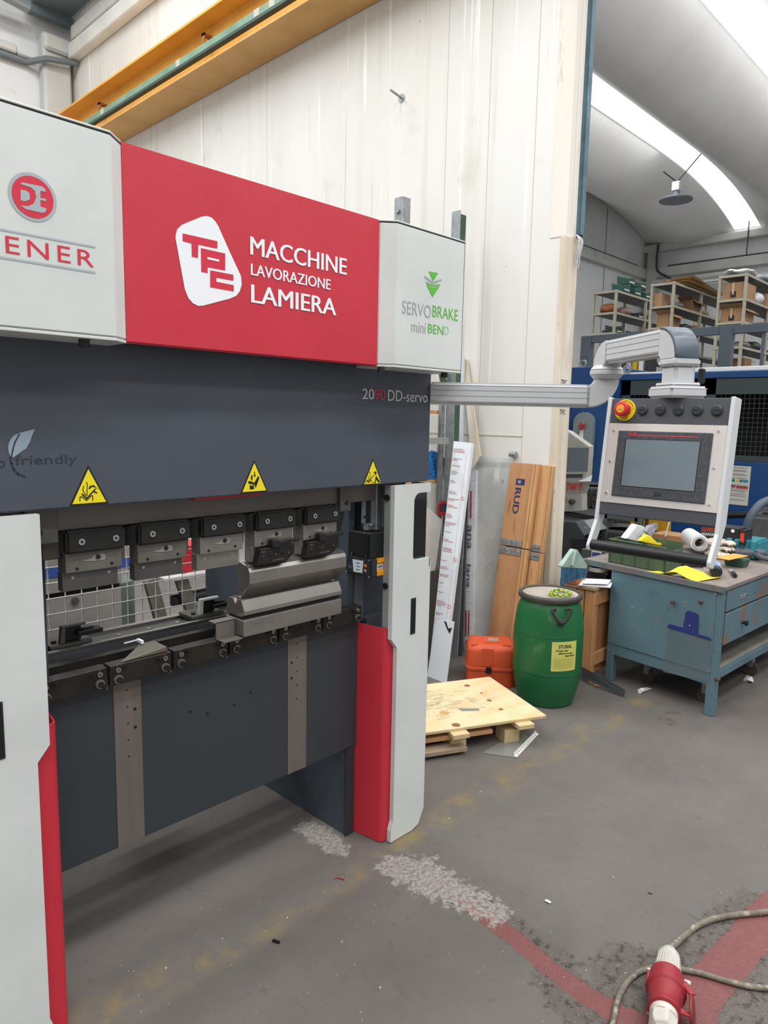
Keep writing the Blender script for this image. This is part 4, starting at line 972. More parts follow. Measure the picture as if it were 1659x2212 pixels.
for k in range(2):
    t = thing('hand_tool', ('black handled tool standing next to the blue bag on the rack', 'shorter black and white tool on the rack shelf, right of the taller tool')[k], 'tool', (c.x + .03 + .05 * k, 3.05, 1.213))
    B().bar((c.x + .01 + .05 * k, 3.05, 1.213), (c.x + .035 + .055 * k, 3.05, 1.30), .022, .02).build('blade', K('tool_white', 'd7d8da', .4), t)
    B().bar((c.x + .03 + .055 * k, 3.05, 1.27 - .03 * k), (c.x + .055 + .06 * k, 3.05, 1.36 - .03 * k), .028, .026).build('grip', black_plastic, t, bevel=.004)
t = thing('white_machine', 'off-white machine with a red rimmed badge, on the rack floor behind the machine', 'machine', (3.3, 2.98, 0))
B().prism([(3.0, .60), (3.62, .60), (3.68, .95), (3.35, 1.14), (3.0, 1.14)], 1, 3.0, 3.4).build('machine_body', K('machine_ivory', 'cfcfc9', .5, col2='bfbfba', scale=5), t, bevel=.01)
c = PY(955, 1098, 2.995); B().cyl((c.x, 2.996, c.z), (c.x, 2.988, c.z), .052, n=24).build('badge_rim', K('badge_red', 'a8222c', .4), t)
B().box(c.x - .03, 2.984, c.z - .02, c.x + .035, 2.99, c.z + .03).build('badge', K('badge_navy', '26344a', .4), t)
B().lathe([(.05, 0), (.09, .01), (.05, .03), (.09, .05), (.05, .07), (.08, .09), (.04, .12)], (3.12, 2.96, .92), (0, 0, 1), 16).build('bellows', K('bellows_grey', 'a7a49c', .6), t, smooth=30)
B().box(3.0, 3.0, 0, 3.66, 3.4, .6).build('machine_base', K('base_dark', '4c4a48', .6), t)

# ================================================================== PALLET AND PLYWOOD
A0 = Vector((3.075, 1.79, 0)); e1v = Vector((-.90, .438, 0)).normalized(); e2v = Vector((.412, .911, 0)).normalized()
def L3(a, b_, z): return A0 + e1v * a + e2v * b_ + Vector((0, 0, z))
def slabz(a0_, a1_, b0, b1, z0, z1): return B().hexa([L3(a0_, b0, z0), L3(a1_, b0, z0), L3(a1_, b1, z0), L3(a0_, b1, z0)], [L3(a0_, b0, z1), L3(a1_, b0, z1), L3(a1_, b1, z1), L3(a0_, b1, z1)])
ply = K('plywood', 'decaa4', .65, col2='d4bb8a', scale=2.5, stretch=(1, 4, 1), spots=[('cda468', 6, .66, .74, (1, 1, 1)), ('b9b09c', 5, .60, .72, (2.5, 1, 1)), ('83796a', 40, .70, .74, (.3, 1, 1))])
po = thing('plywood_sheet', 'stained plywood sheet with round knots lying on the wooden pallet', 'sheet', tuple(L3(.4, .28, .113)), 0)
slabz(0, 1.15, 0, .575, .115, .130).build('sheet', ply, po, bevel=.001)
slabz(0, 1.15, -.0006, -.0002, .120, .1225).build('ply_line', K('ply_edge', 'c9ab78', .7), po)
knot = K('wood_knot', '8e5b3e', .7); knl = K('wood_knot_light', 'c79a63', .7)
for (px, py), r_, m_ in (((1009, 1481), .017, knot), ((1040, 1497), .008, knot), ((1057, 1513), .014, knot), ((1082, 1532), .013, knot), ((945, 1519), .014, knl), ((960, 1540), .026, knl), ((985, 1566), .022, knot)):
    c = PZ(px, py, .1304); flat([[c + Vector((r_ * math.cos(a), r_ * math.sin(a), 0)) for a in [k * math.pi / 9 for k in range(18)]]], m_, po, 'knot')
flat([[PZ(988, 1530, .1308), PZ(1033, 1530, .1308), PZ(1037, 1535, .1308), PZ(998, 1536, .1308)]], K('tape_grey', '84827f', .5), po, 'grey_tape')
rr = random.Random(11); stp = []
for r_ in range(5):
    for k in range(7):
        c = PZ(1098 + k * 6 - r_ * 1.5, 1528 + r_ * 4 + k * .2, .1306); d_ = e2v * .006 + e1v * rr.uniform(-.002, .004)
        stp += [[c, c + e1v * .003, c + e1v * .003 + d_, c + d_]] if rr.random() < .75 else []
flat(stp, K('stamp_brown', '9b8768', .7), po, 'stamped_marks')
stn = []
for i in range(170):
    a = rr.gauss(.55, .17); b_ = rr.gauss(.31, .08)
    if not (.08 < a < 1.1 and .05 < b_ < .54): continue
    c = L3(a, b_, .1305 + rr.random() * .0002); an = rr.uniform(0, 6.3); d_ = (e1v * math.cos(an) * 1.2 + e2v * math.sin(an) * .5) * rr.uniform(.008, .035); nn = Vector((-d_.y, d_.x, 0)).normalized() * rr.uniform(.0008, .002)
    stn.append([c - d_ - nn, c + d_ - nn, c + d_ + nn, c - d_ + nn])
so = flat(stn, K('scuff_grey', 'a99f8d', .7), po, 'scuff_marks'); so['kind'] = 'stuff'
oldw = K('weathered_wood', 'a3907a', .8, col2='8f7c66', scale=4, stretch=(2, 2, 2), bump=.4, bscale=60)
pt = thing('wooden_pallet', 'wooden pallet of battens, blocks and weathered boards under the plywood sheet', 'pallet', tuple(L3(.4, .28, 0)))
for a0_ in (.095, .455, .88):
    slabz(a0_, a0_ + .088, -.042, .60, .092, .1145).build('top_batten', raww, pt, bevel=.0015)
for a0_ in (.16, .46, .90):
    for b0 in (.02, .26, .47):
        slabz(a0_ - .02, a0_ + .065, b0, b0 + .09, .0, .068).build('block', raww, pt, bevel=.002)
for b0, m_ in ((.02, K('reddish_board', 'b78862', .75)), (.27, oldw), (.48, oldw)): slabz(.10 if b0 > .02 else .30, 1.12, b0 - .01, b0 + .08, .069, .0905).build('stringer_board', m_, pt, bevel=.0015)
slabz(.46, 1.14, -.03, .05, .018, .04).build('lower_board', oldw, pt, bevel=.0015)
b = B().hexa([PZ(926, 1478, .10), PZ(1000, 1476, .10), PZ(985, 1462, .10), PZ(926, 1464, .10)], [PZ(926, 1467, .13), PZ(1000, 1470, .13), PZ(975, 1457, .13), PZ(938, 1452, .13)])
b = B(); q0 = L3(.30, .62, .115); b.bar(L3(.42, .65, .13), L3(.98, .75, .13), .09, .03)
single(b, 'loose_board', oldw, 'weathered offcut board lying at the back of the pallet by the orange case', 'board')
# clear plastic offcut, white perforated strip, small tool under the pallet edge
b = B().hexa([PZ(1042, 1626, .002), PZ(1118, 1637, .002), PZ(1152, 1600, .002), PZ(1125, 1577, .002)], [PZ(1042, 1626, .004), PZ(1118, 1637, .004), PZ(1152, 1600, .004), PZ(1125, 1577, .004)])
single(b, 'plastic_offcut', K('clear_plastic', 'c9cdc8', .2, trans=.6, alpha=.45), 'clear plastic offcut lying flat on the floor by the pallet', 'offcut')
p0, p1 = PZ(1113, 1634, .004), PZ(1161, 1584, .004)
t = thing('perforated_strip', 'white perforated angle strip on the floor beside the clear offcut', 'strip', tuple(p0))
b = B().bar(p0, p1, .016, .002); b.build('flat_leg', K('strip_white', 'dcdcd8', .5), t)
B().bar(p0 + Vector((-.008, .004, .008)), p1 + Vector((-.008, .004, .008)), .002, .018).build('upright_leg', K('strip_white', 'dcdcd8'), t)
for k in range(11): c = lerp(p0, p1, .1 + k * .08); B().obox(c + Vector((0, 0, .0012)), p1 - p0, (0, 0, 1), Vector((0, 0, 1)).cross(p1 - p0), .008, .001, .005).build('slot', hole, t)
c0 = PZ(975, 1618, .008)
t = thing('small_tape_tool', 'small grey tool lying in the shadow under the pallet edge', 'tool', tuple(c0))
B().lathe([(.012, -.008), (.02, -.006), (.02, .006), (.012, .008)], PZ(995, 1618, .009), (0, 0, 1), 16).build('reel', K('tool_blue_grey', '8d9aa6', .4), t, smooth=40)
B().bar(PZ(970, 1617, .006), PZ(990, 1619, .006), .012, .005).build('blade', K('tool_white', 'd7d8da'), t)

# ================================================================== ORANGE CASE
org = K('case_orange', 'd2552f', .5, col2='c44e2b', scale=6, spots=[('a8533b', 9, .64, .72, (1, 1, 1))])
oc = Vector((3.545, 2.475, 0)); an = math.radians(-50)
t = thing('equipment_case', 'orange moulded plastic case with ribs and a black latch beside the green drum', 'case', tuple(oc), math.radians(0))
uo = Vector((math.cos(an), math.sin(an), 0)); vo = Vector((-uo.y, uo.x, 0))     # uo: along its front, vo: away
def cz(a, b_, z): return oc + uo * a + vo * b_ + Vector((0, 0, z))
def rbox(hx, hy, z0, z1, r, tz=0, top=0.):
    """rounded-corner box shell in the case frame, optional rounded top"""
    b = B(); rings = []
    prof_ = [(0, z0), (0, z1 - top)] + [(top * (1 - math.cos(a)), z1 - top + top * math.sin(a)) for a in [math.radians(k * 18) for k in range(1, 6)]] if top else [(0, z0), (0, z1)]
    m_ = 0
    for ins, z in prof_:
        ring = [cz(x, y, z) for x, y in rrect(-hx + ins, -hy + ins, hx - ins, hy - ins, max(.012, r - ins * .3), 5)]
        rings.append(ring); m_ = len(ring)
    vs = [p for r_ in rings for p in r_]; fs = []
    for k in range(len(rings) - 1):
        for i in range(m_): fs.append((k * m_ + i, k * m_ + (i + 1) % m_, (k + 1) * m_ + (i + 1) % m_, (k + 1) * m_ + i))
    fs += [tuple(range(m_ - 1, -1, -1)), tuple((len(rings) - 1) * m_ + i for i in range(m_))]
    return b.add(vs, fs)
rbox(.150, .115, 0, .105, .05).build('case_base', org, t, smooth=40)
rbox(.157, .122, .105, .112, .054).build('rim', org, t, bevel=.002, smooth=40)
rbox(.157, .122, .114, .121, .054).build('rim', org, t, bevel=.002, smooth=40)
lid = rbox(.152, .117, .121, .262, .052, top=.045).build('case_lid', org, t, smooth=50)
def caseblk(a, b_, z, sx, sy, sz, m_=org, nm='rib', par=None, bv=.006): return B().obox(cz(a, b_, z), uo, vo, (0, 0, 1), sx, sy, sz).build(nm, m_, par or lid, bevel=bv, seg=2, smooth=40)
caseblk(-.105, -.085, .254, .05, .022, .016); caseblk(.085, -.085, .256, .06, .022, .016); caseblk(-.105, .085, .254, .05, .022, .016); caseblk(.085, .085, .256, .06, .022, .016)
caseblk(0, 0, .262, .10, .12, .008, bv=.003); caseblk(-.03, -.115, .185, .075, .010, .11)
flat([[cz(-.02, -.03, .2668), cz(.045, -.03, .2668), cz(.045, .03, .2668), cz(-.02, .03, .2668)]], K('patch_grey', '9d8f88', .6), lid, 'worn_patch')
caseblk(-.02, -.122, .110, .034, .012, .036, black_plastic, 'latch', t, .003)
caseblk(.155, -.05, .118, .016, .045, .036, org, 'hinge_lug', t); caseblk(.155, .05, .118, .016, .045, .036, org, 'hinge_lug', t)

# ================================================================== GREEN DRUM
dc = Vector((3.556, 2.085, 0))
drg = K('drum_green', '1b6438', .42, col2='175a32', scale=3, bump=.1, bscale=20, spots=[('5f8a62', 5, .60, .76, (1, 1, .7)), ('8fae90', 60, .74, .76, (1, 1, .2)), ('3c5a40', 3, .62, .8, (1, 1, 1))])
t = thing('plastic_drum', 'green plastic drum with a black rim and a yellow label on the floor', 'drum', tuple(dc))
pr_ = [(.150, 0), (.160, .006), (.170, .05), (.188, .12), (.1965, .20), (.1985, .30), (.1985, .42), (.192, .50), (.180, .560), (.170, .590), (.164, .600), (.168, .612), (.172, .616)]
B().lathe(pr_, dc, n=56).build('drum_body', drg, t, smooth=40)
for z in (.205, .425): B().lathe([(.1985, z - .004), (.2005, z), (.1985, z + .004)], dc, n=56, close=False).build('moulded_ring', drg, t, smooth=60)
B().lathe([(.168, .612), (.180, .616), (.183, .628), (.180, .640), (.170, .646), (.160, .642), (.158, .634)], dc, n=56, close=False).build('lid_ring', K('ring_dark', '4a4541', .5, col2='3a3633', scale=10), t, smooth=50)
B().cyl(dc + Vector((0, 0, .622)), dc + Vector((0, 0, .635)), .160, n=48).build('lid', K('lid_dusty', 'a49c92', .8, col2='8f877c', scale=7, spots=[('c2bab0', 11, .6, .7, (1, 1, 1))]), t, bevel=.003)
vd = Vector((CAM.x - dc.x, CAM.y - dc.y, 0)).normalized(); th0 = math.atan2(vd.y, vd.x)
def dp(ang, r_, z): a = th0 + ang; return dc + Vector((math.cos(a) * r_, math.sin(a) * r_, z))
def drum_r(z):
    for (r0, z0), (r1, z1) in zip(pr_[:-1], pr_[1:]):
        if z0 <= z <= z1: return r0 + (r1 - r0) * (z - z0) / (z1 - z0)
    return .17
def labelpt(a, d): z = .235 + d; return dp(.115 + a / .2, drum_r(z) + .0015, z)
b = B(); b.grid(lambda u, v: labelpt(.155 * u, .170 * v), 12, 8); b.build('label', K('label_yellow', 'cfcf66', .6, col2='c2be70', scale=9), t)
def lt_(a, d): return labelpt(a, d) + (labelpt(a, d) - (dc + Vector((0, 0, .235 + d)))).normalized() * .0008
text('STURAL', ink, t, (0, 0, 0), (1, 0, 0), (0, 0, 1), .082, .020, bold=.02, fn=lambda a, d: lt_(.038 + a, .133 + d))
for s_, a0_, d0, w_ in (('disgorga', .022, .114, .075), ('disincrosta', .038, .099, .088), ('deodora', .078, .084, .062)):
    text(s_, ink, t, (0, 0, 0), (1, 0, 0), (0, 0, 1), w_, .0105, bold=.02, fn=lambda a, d, a0_=a0_, d0=d0: lt_(a0_ + a, d0 + d))
b = B()
for k in range(8):
    d0 = .015 + k * .008
    for j in range(6): a0_ = .015 + j * .021; b.add([lt_(a0_, d0), lt_(a0_ + .019, d0), lt_(a0_ + .019, d0 + .0012), lt_(a0_, d0 + .0012)], [(0, 1, 2, 3)])
b.build('label_lines', K('label_line', '6f6d3c', .7), t)
hp = [dp(.07 + a, .178 + c_, z) for a, c_, z in ((.12, .012, .585), (.02, .02, .592), (.02, .026, .575), (.10, .03, .545), (.20, .032, .522), (.27, .032, .518), (.34, .032, .522), (.45, .03, .548), (.54, .026, .580), (.53, .02, .594), (.42, .014, .590))]
hd = B().tube(smooth_path(hp, 4), .0085, n=8).build('carry_handle', K('handle_dark', '2c2b2a', .5), t, smooth=60)
B().obox(dp(.34, .197, .515), vd, vd.cross(Vector((0, 0, 1))), (0, 0, 1), .02, .03, .04).build('handle_boss', K('handle_dark', '2c2b2a'), t, bevel=.005)
# coil of green and yellow earth wire on the lid
b1, b2_ = B(), B()
cc_ = dp(-.0, .055, .640) + Vector((.03, -.045, 0))
rr = random.Random(9)
t2 = thing('earth_wire_coil', 'coil of green and yellow striped wire lying on the drum lid', 'wire', tuple(cc_))
for k in range(6):
    ra_ = .062 + rr.uniform(-.012, .012); rb_ = .052 + rr.uniform(-.008, .008); ph = rr.uniform(0, 6); ox, oy = rr.uniform(-.006, .006), rr.uniform(-.006, .006)
    for j in range(24):
        seg_ = [cc_ + Vector((ox + ra_ * math.cos(a + ph) * 1.15, oy + rb_ * math.sin(a + ph), .004 + k * .003 + .002 * math.sin(3 * a))) for a in [2 * math.pi * (j + q) / 24 for q in (0, .34, .67, 1.02)]]
        (b1 if j % 2 else b2_).tube(seg_, .0026, n=6)
b1.build('yellow_stripe', K('wire_yellow', 'd6d23a', .5), t2, smooth=60); b2_.build('green_stripe', K('wire_green', '4b8f3c', .5), t2, smooth=60)

# ================================================================== WOODEN CRATE AND THINGS ON IT
cr = thing('wooden_crate', 'orange-brown wooden crate of planks between the green drum and the workbench', 'crate', (4.1, 2.1, 0))
crw = K('crate_pine', 'b58459', .6, col2='a6764c', scale=3, stretch=(3, 3, .6), spots=[('8e5f38', 14, .66, .74, (1, 1, .5))])
cx0, cx1, cy0, cy1 = 3.955, 4.36, 2.03, 2.235
for y0_, y1_ in ((2.03, 2.08), (2.085, 2.13), (2.135, 2.18), (2.185, 2.235)): B().box(cx0, y0_, .045, cx0 + .02, y1_ - .003, .59).build('side_plank', crw, cr, bevel=.0015)
for z0, z1 in ((.50, .585), (.11, .19)): B().box(cx0 + .004, cy0 - .02, z0, cx1, cy0, z1).build('rail_plank', crw, cr, bevel=.0015)
B().box(cx0 + .05, cy0 + .004, .05, cx1 - .02, cy0 + .012, .56).build('front_panel', K('crate_board', '9a6a42', .7), cr)
B().box(cx0 + .002, cy0 - .018, .0, cx0 + .05, cy0, .60).build('corner_post', crw, cr, bevel=.002)
B().box(cx0 - .01, cy0 - .025, .592, cx1, cy1, .612).build('lid_board', K('crate_top', '9c8468', .75, col2='86705a', scale=6), cr, bevel=.002)
B().box(cx0 - .015, cy0 + .10, .613, cx0 + .05, cy1, .635).build('lid_batten', K('crate_red', 'b5673a', .7), cr, bevel=.002)
paper = K('paper_white', 'eef0f4', .6)
c = Vector((4.0, 2.02, .613))
b = B().hexa([c + Vector((-.07, .09, .002)), c + Vector((.02, -.075, .002)), c + Vector((.14, -.03, .004)), c + Vector((.05, .13, .004))], [c + Vector((-.07, .09, .006)), c + Vector((.02, -.075, .010)), c + Vector((.14, -.03, .022)), c + Vector((.05, .13, .014))])
b.hexa([c + Vector((-.06, .07, .016)), c + Vector((.01, -.06, .024)), c + Vector((.12, -.03, .030)), c + Vector((.05, .11, .024))], [c + Vector((-.06, .07, .018)), c + Vector((.01, -.06, .026)), c + Vector((.12, -.03, .032)), c + Vector((.05, .11, .026))])
single(b, 'folded_paper', paper, 'folded white papers lying on the wooden crate', 'paper')
# broom head
t = thing('broom_head', 'pale green broom head with blue bristles standing on the crate by the post', 'broom', (4.0, 2.14, .636))
q = lambda px, py, o_=0: PY(px, py, 2.13 + o_)
bh = K('broom_green', '9db3a8', .5, col2='8aa297', scale=10)
B().eprism([q(1214, 1222), q(1240, 1186), q(1249, 1188), q(1270, 1222), q(1268, 1229), q(1214, 1226)], (0, .03, 0)).build('broom_block', bh, t, bevel=.004)
B().cyl(q(1235, 1222, -.004), q(1243, 1188, -.004), .014, .011, n=12).build('broom_socket', bh, t)
b = B(); rr = random.Random(2)
for i in range(42):
    for j in range(3):
        x_ = 1214 + i * 1.28; p_ = q(x_, 1226, .005 + j * .01); b.bar(p_, Vector((p_.x + rr.uniform(-.006, .006), p_.y + rr.uniform(-.004, .004), .638 + .012 * rr.random())), .0035, .0035)
tag(b.build('bristles', K('bristle_blue', '3f6f92', .6, col2='325c7d', scale=30), t), kind='stuff')
# battery/charger with coiled lead
t = thing('black_transformer', 'small black transformer box with a coiled beige lead on the crate', 'device', (4.17, 2.12, .613))
B().box(4.14, 2.04, .613, 4.30, 2.18, .665).build('device_body', black_plastic, t, bevel=.006)
B().box(4.15, 2.035, .655, 4.26, 2.12, .675).build('device_top', K('device_brown', '5d554e', .6), t, bevel=.004)
B().tube([Vector((4.18 + .09 * math.cos(a) * (1 - a * .01), 2.10 + .06 * math.sin(a), .678 + a * .0012)) for a in [k * .35 for k in range(54)]], .0035, n=6).build('lead', K('lead_beige', 'a39d90', .6), t, smooth=60)
# dark steel strip leaning from the crate to the floor
b = B(); tp = None; bt = PZ(1348, 1506, 0)
plank4(b, PX(1256, 1440, 3.93), PZ(1350, 1490, .045), PZ(1348, 1507, 0), PX(1256, 1462, 3.93) , .003)
single(b, 'steel_offcut', K('offcut_steel', '55585a', .45, .4), 'long dark steel offcut leaning from the crate down to the floor', 'strip')
b = B().hexa([PZ(1284, 1483), PZ(1296, 1485), PZ(1298, 1481), PZ(1286, 1479)], [PZ(1284, 1481, .008), PZ(1296, 1483, .008), PZ(1298, 1480, .008), PZ(1286, 1478, .008)])
single(b, 'wood_chip', K('chip_orange', 'c98a4e', .7), 'small orange wood chip on the floor by the crate', 'chip')
# ================================================================== WORKBENCH
bo = Vector((4.0, 1.29, 0)); bv = Vector((.150, .9887, 0)).normalized(); bu = Vector((.9988, -.05, 0)).normalized()
def W(u, v, z): return bo + bu * u + bv * v + Vector((0, 0, z))
def wbox(b, u0, u1, v0, v1, z0, z1): return b.hexa([W(u0, v0, z0), W(u1, v0, z0), W(u1, v1, z0), W(u0, v1, z0)], [W(u0, v0, z1), W(u1, v0, z1), W(u1, v1, z1), W(u0, v1, z1)])
benchm = K('bench_blue', '5b7680', .5, col2='536d77', scale=2.2, bump=.3, bscale=60, spots=[('4c6470', 5, .62, .8, (1, 1, 1)), ('7d6a5e', 11, .67, .70, (2.5, 2.5, 1)), ('2f3a40', 42, .70, .72, (1, .25, 1.8)), ('7f98a0', 18, .68, .72, (1, .2, 1.5))])
bench_worn = K('bench_blue_worn', '5f7983', .5, col2='566f79', scale=3, spots=[('7d6657', 6, .56, .60, (1, 1, 1)), ('3a4448', 26, .66, .70, (1, 1, 1))])
edge_rust = K('bench_edge_rust', '6d7b80', .55, .3, col2='7b685c', scale=9, spots=[('56666e', 7, .55, .7, (1, 1, 1))])
wb_ = thing('workbench', 'worn blue steel workbench with two drawers and a cluttered top', 'workbench', tuple(W(.7, .4, 0)))
wbox(B(), 0, .055, 0, .05, 0, .715).build('leg', benchm, wb_, bevel=.003)
wbox(B(), 0, .055, .655, .705, 0, .715).build('leg', benchm, wb_, bevel=.003)
wbox(B(), 1.5, 1.555, 0, .05, 0, .715).build('leg', benchm, wb_, bevel=.003)
wbox(B(), 1.5, 1.555, .655, .705, 0, .715).build('leg', benchm, wb_, bevel=.003)
sp_ = wbox(B(), -.004, .004, .03, .70, .245, .718).build('side_panel', benchm, wb_, bevel=.001)
wbox(B(), .002, .03, .04, .69, .175, .245).build('side_rail', benchm, wb_, bevel=.002)
wbox(B(), .05, 1.5, .01, .035, .20, .245).build('front_rail', benchm, wb_, bevel=.002)
wbox(B(), .03, 1.5, .03, .68, .232, .246).build('lower_shelf', K('shelf_dusty', '8f8a82', .7, col2='7c776f', scale=4), wb_)
wbox(B(), .004, .02, .03, .66, .04, .23).build('shadow_tray', K('tray_dark', '3f474b', .7), wb_) if False else None
wbox(B(), .03, 1.5, .66, .69, .25, .71).build('back_panel', benchm, wb_)
for k, (z0, z1) in enumerate(((.592, .708), (.402, .582))):
    d_ = wbox(B(), .062, .80, -.006, .40, z0, z1).build('drawer', bench_worn, wb_, bevel=.003)
    if k: B().lathe([(.010, 0), (.008, .012), (.016, .022), (.016, .030), (.006, .034)], W(.31, -.006, .49), -bv, 14).build('knob', black_plastic, d_, smooth=40)
    else: wbox(B(), .24, .33, -.010, -.005, .635, .660).build('pull', galv, d_, bevel=.002)
    d2 = wbox(B(), .83, 1.48, -.006, .40, z0, z1).build('drawer', bench_worn, wb_, bevel=.003)
    B().lathe([(.010, 0), (.008, .012), (.016, .022), (.016, .030), (.006, .034)], W(1.15, -.006, (z0 + z1) / 2), -bv, 14).build('knob', black_plastic, d2, smooth=40)
wbox(B(), .055, 1.5, 0, .02, .706, .72).build('top_rail', bench_worn, wb_, bevel=.001)
wbox(B(), -.012, 1.62, -.014, .92, .722, .744).build('top_plate', K('bench_top', '8d827c', .55, .2, col2='7d726c', scale=3, spots=[('a0958e', 9, .6, .7, (1, 1, 1)), ('5f5752', 12, .66, .72, (1, 1, 1))]), wb_, bevel=.002)
wbox(B(), -.016, .0, -.016, .90, .712, .748).build('top_edge', edge_rust, wb_, bevel=.002)
for (px, py), r_ in (((1447, 1298), .010),): 
    c = W(-.004, .26, .60)
c1 = W(-.004, .275, .602); B().cyl(c1, c1 - bu * .03, .008, .011, n=10).build('side_bolt', K('bolt_rust', '5b514a', .6, .5), wb_, bevel=.002)
c1 = W(-.004, .115, .636); B().lathe([(.013, 0), (.013, .004), (.007, .008)], c1, -bu, 16).build('side_bolt', K('bolt_rust', '5b514a'), wb_)
for v_, z_ in ((.035, .26), (.035, .70), (.69, .70)):
    c1 = W(-.004, v_, z_); B().cyl(c1, c1 - bu * .004, .006, n=8).build('panel_screw', galv, wb_)
for k in range(1): B().cyl(W(-.004, -.004, .22), W(.02, -.016, .22), .010, n=8).build('rail_bolt', K('bolt_rust', '5b514a'), wb_)
# document pouch hanging on the side
t = thing('document_pouch', 'clear document pouch with a dark blue hanger on the side of the bench', 'pouch', tuple(W(-.012, .2, .29)))
def SP(px, py, o_=.0):
    """point on the bench side panel under a pixel"""
    n = Vector((-bv.y, bv.x, 0)); a = bo - bu * (.006 + o_)
    q_ = P(px, py, 0, 4.0) - CAM; s_ = (a - CAM).dot(n) / q_.dot(n); return CAM + q_ * s_
navy = K('pouch_navy', '26336e', .45)
hp_ = [(1482, 1322), (1488, 1319), (1503, 1324), (1509, 1328), (1508, 1370), (1533, 1377), (1537, 1381), (1534, 1383), (1475, 1365), (1443, 1355), (1443, 1350), (1447, 1348), (1476, 1356)]
B().eprism([SP(*p) for p in hp_], -bu * .004).build('hanger', navy, t)
c1 = SP(1490, 1351, .005); B().cyl(c1, c1 - bu * .002, .004, n=10).build('rivet', chrome, t)
B().eprism([SP(1443, 1357), SP(1535, 1383), SP(1532, 1472), SP(1432, 1452)], -bu * .0015).build('pouch_film', K('pouch_film', 'aab4b8', .12, trans=.7, alpha=.32), t)
# trolley with castors under the bench
t = thing('castor_trolley', 'dark low trolley on castors standing in the shadow under the bench', 'trolley', tuple(W(.5, .35, 0)))
wbox(B(), .15, 1.2, .10, .60, .13, .19).build('trolley_tray', K('trolley_dark', '3a3634', .6), t, bevel=.01)
for u_, v_ in ((.10, .50), (.10, .12), (.80, .12), (1.1, .5)):
    B().cyl(W(u_ + .06, v_, .045), W(u_ + .09, v_, .045), .045, n=18).build('castor_wheel', K('wheel_brown', '4d413a', .6), t, smooth=40)
    wbox(B(), u_ + .05, u_ + .10, v_ - .015, v_ + .015, .06, .132).build('castor_fork', galv, t)
# glue tube on the floor
p0, p1 = PZ(1382, 1493, .014), PZ(1404, 1484, .010)
t = thing('glue_tube', 'small white tube lying on the floor under the bench', 'tube', tuple(p0))
B().cyl(p0, lerp(p0, p1, .25), .014, n=14).build('cap', K('tube_white', 'e2e3e2', .4), t, smooth=40)
B().hexa([lerp(p0, p1, .25) + Vector((0, .012, -.008)), p1 + Vector((0, .016, -.008)), p1 + Vector((0, .016, -.006)), lerp(p0, p1, .25) + Vector((0, .012, .010))], [lerp(p0, p1, .25) + Vector((0, -.012, -.008)), p1 + Vector((0, -.016, -.008)), p1 + Vector((0, -.016, -.006)), lerp(p0, p1, .25) + Vector((0, -.012, .010))]).build('tube_body', K('tube_white', 'e2e3e2'), t, bevel=.002)
b = B().hexa([PZ(1605, 1470), PZ(1628, 1474), PZ(1625, 1462), PZ(1612, 1458)], [PZ(1607, 1466, .01), PZ(1624, 1472, .02), PZ(1622, 1462, .02), PZ(1614, 1460, .012)])
single(b, 'paper_scrap', paper, 'small crumpled white scrap on the floor right of the bench leg', 'scrap')

# ================================================================== THINGS ON THE BENCH
ZT = .7445
gcm = K('crate_green', '50624b', .5, col2='495b45', scale=4)
t = thing('plastic_crate', 'dark green plastic storage crate on the left of the bench top', 'crate', tuple(W(.2, .45, ZT)))
u0, u1, v0, v1, zt = .045, .27, .37, .76, ZT + .150
wbox(B(), u0, u1, v0, v1, ZT, ZT + .006).build('crate_base', gcm, t)
wbox(B(), u0, u0 + .008, v0, v1, ZT, zt).build('long_wall', gcm, t); wbox(B(), u1 - .008, u1, v0, v1, ZT, zt + .012).build('long_wall', gcm, t)
wbox(B(), u0, u1, v0, v0 + .008, ZT, zt - .03).build('end_wall', gcm, t); wbox(B(), u0, u1, v1 - .008, v1, ZT, zt).build('end_wall', gcm, t)
for v_ in (v0 + .01, v0 + .11, v0 + .20, v0 + .29, v1 - .012): wbox(B(), u0 - .006, u0, v_, v_ + .005, ZT, zt - .03).build('rib', gcm, t)
wbox(B(), u0 - .012, u0 + .006, v0, v1, zt - .004, zt + .002).build('rim', gcm, t); wbox(B(), u0 - .010, u0, v0, v1, zt - .034, zt - .028).build('rim', gcm, t)
# things standing in the crate
b = B().eprism([PY(p[0], p[1], 1.93) for p in ((1352, 1164), (1376, 1133), (1391, 1137), (1400, 1146), (1388, 1166), (1380, 1172))], (.02, .05, 0))
single(b, 'white_pouch', K('pouch_white', 'e8eaee', .45), 'folded white packet sticking out of the green crate', 'packet', bevel=.006, seg=2, smooth=60)
b = B().eprism([PY(p[0], p[1], 1.86) for p in ((1396, 1148), (1404, 1136), (1422, 1130), (1421, 1140), (1412, 1152), (1408, 1162))], (.01, .03, 0))
single(b, 'clear_bag', K('clear_bag', 'b9bcc2', .15, trans=.5, alpha=.8), 'shiny clear plastic bag behind the white packet in the green crate', 'bag', bevel=.003, smooth=60)
b = B().eprism([PY(p[0], p[1], 1.78) for p in ((1384, 1169), (1399, 1155), (1408, 1160), (1421, 1173), (1431, 1174), (1442, 1182), (1425, 1180))], (.01, .03, 0))
single(b, 'yellow_rag', K('cloth_yellow', 'e6cc14', .7), 'bright yellow rag hanging over the rim inside the green crate', 'cloth', bevel=.003, smooth=60)
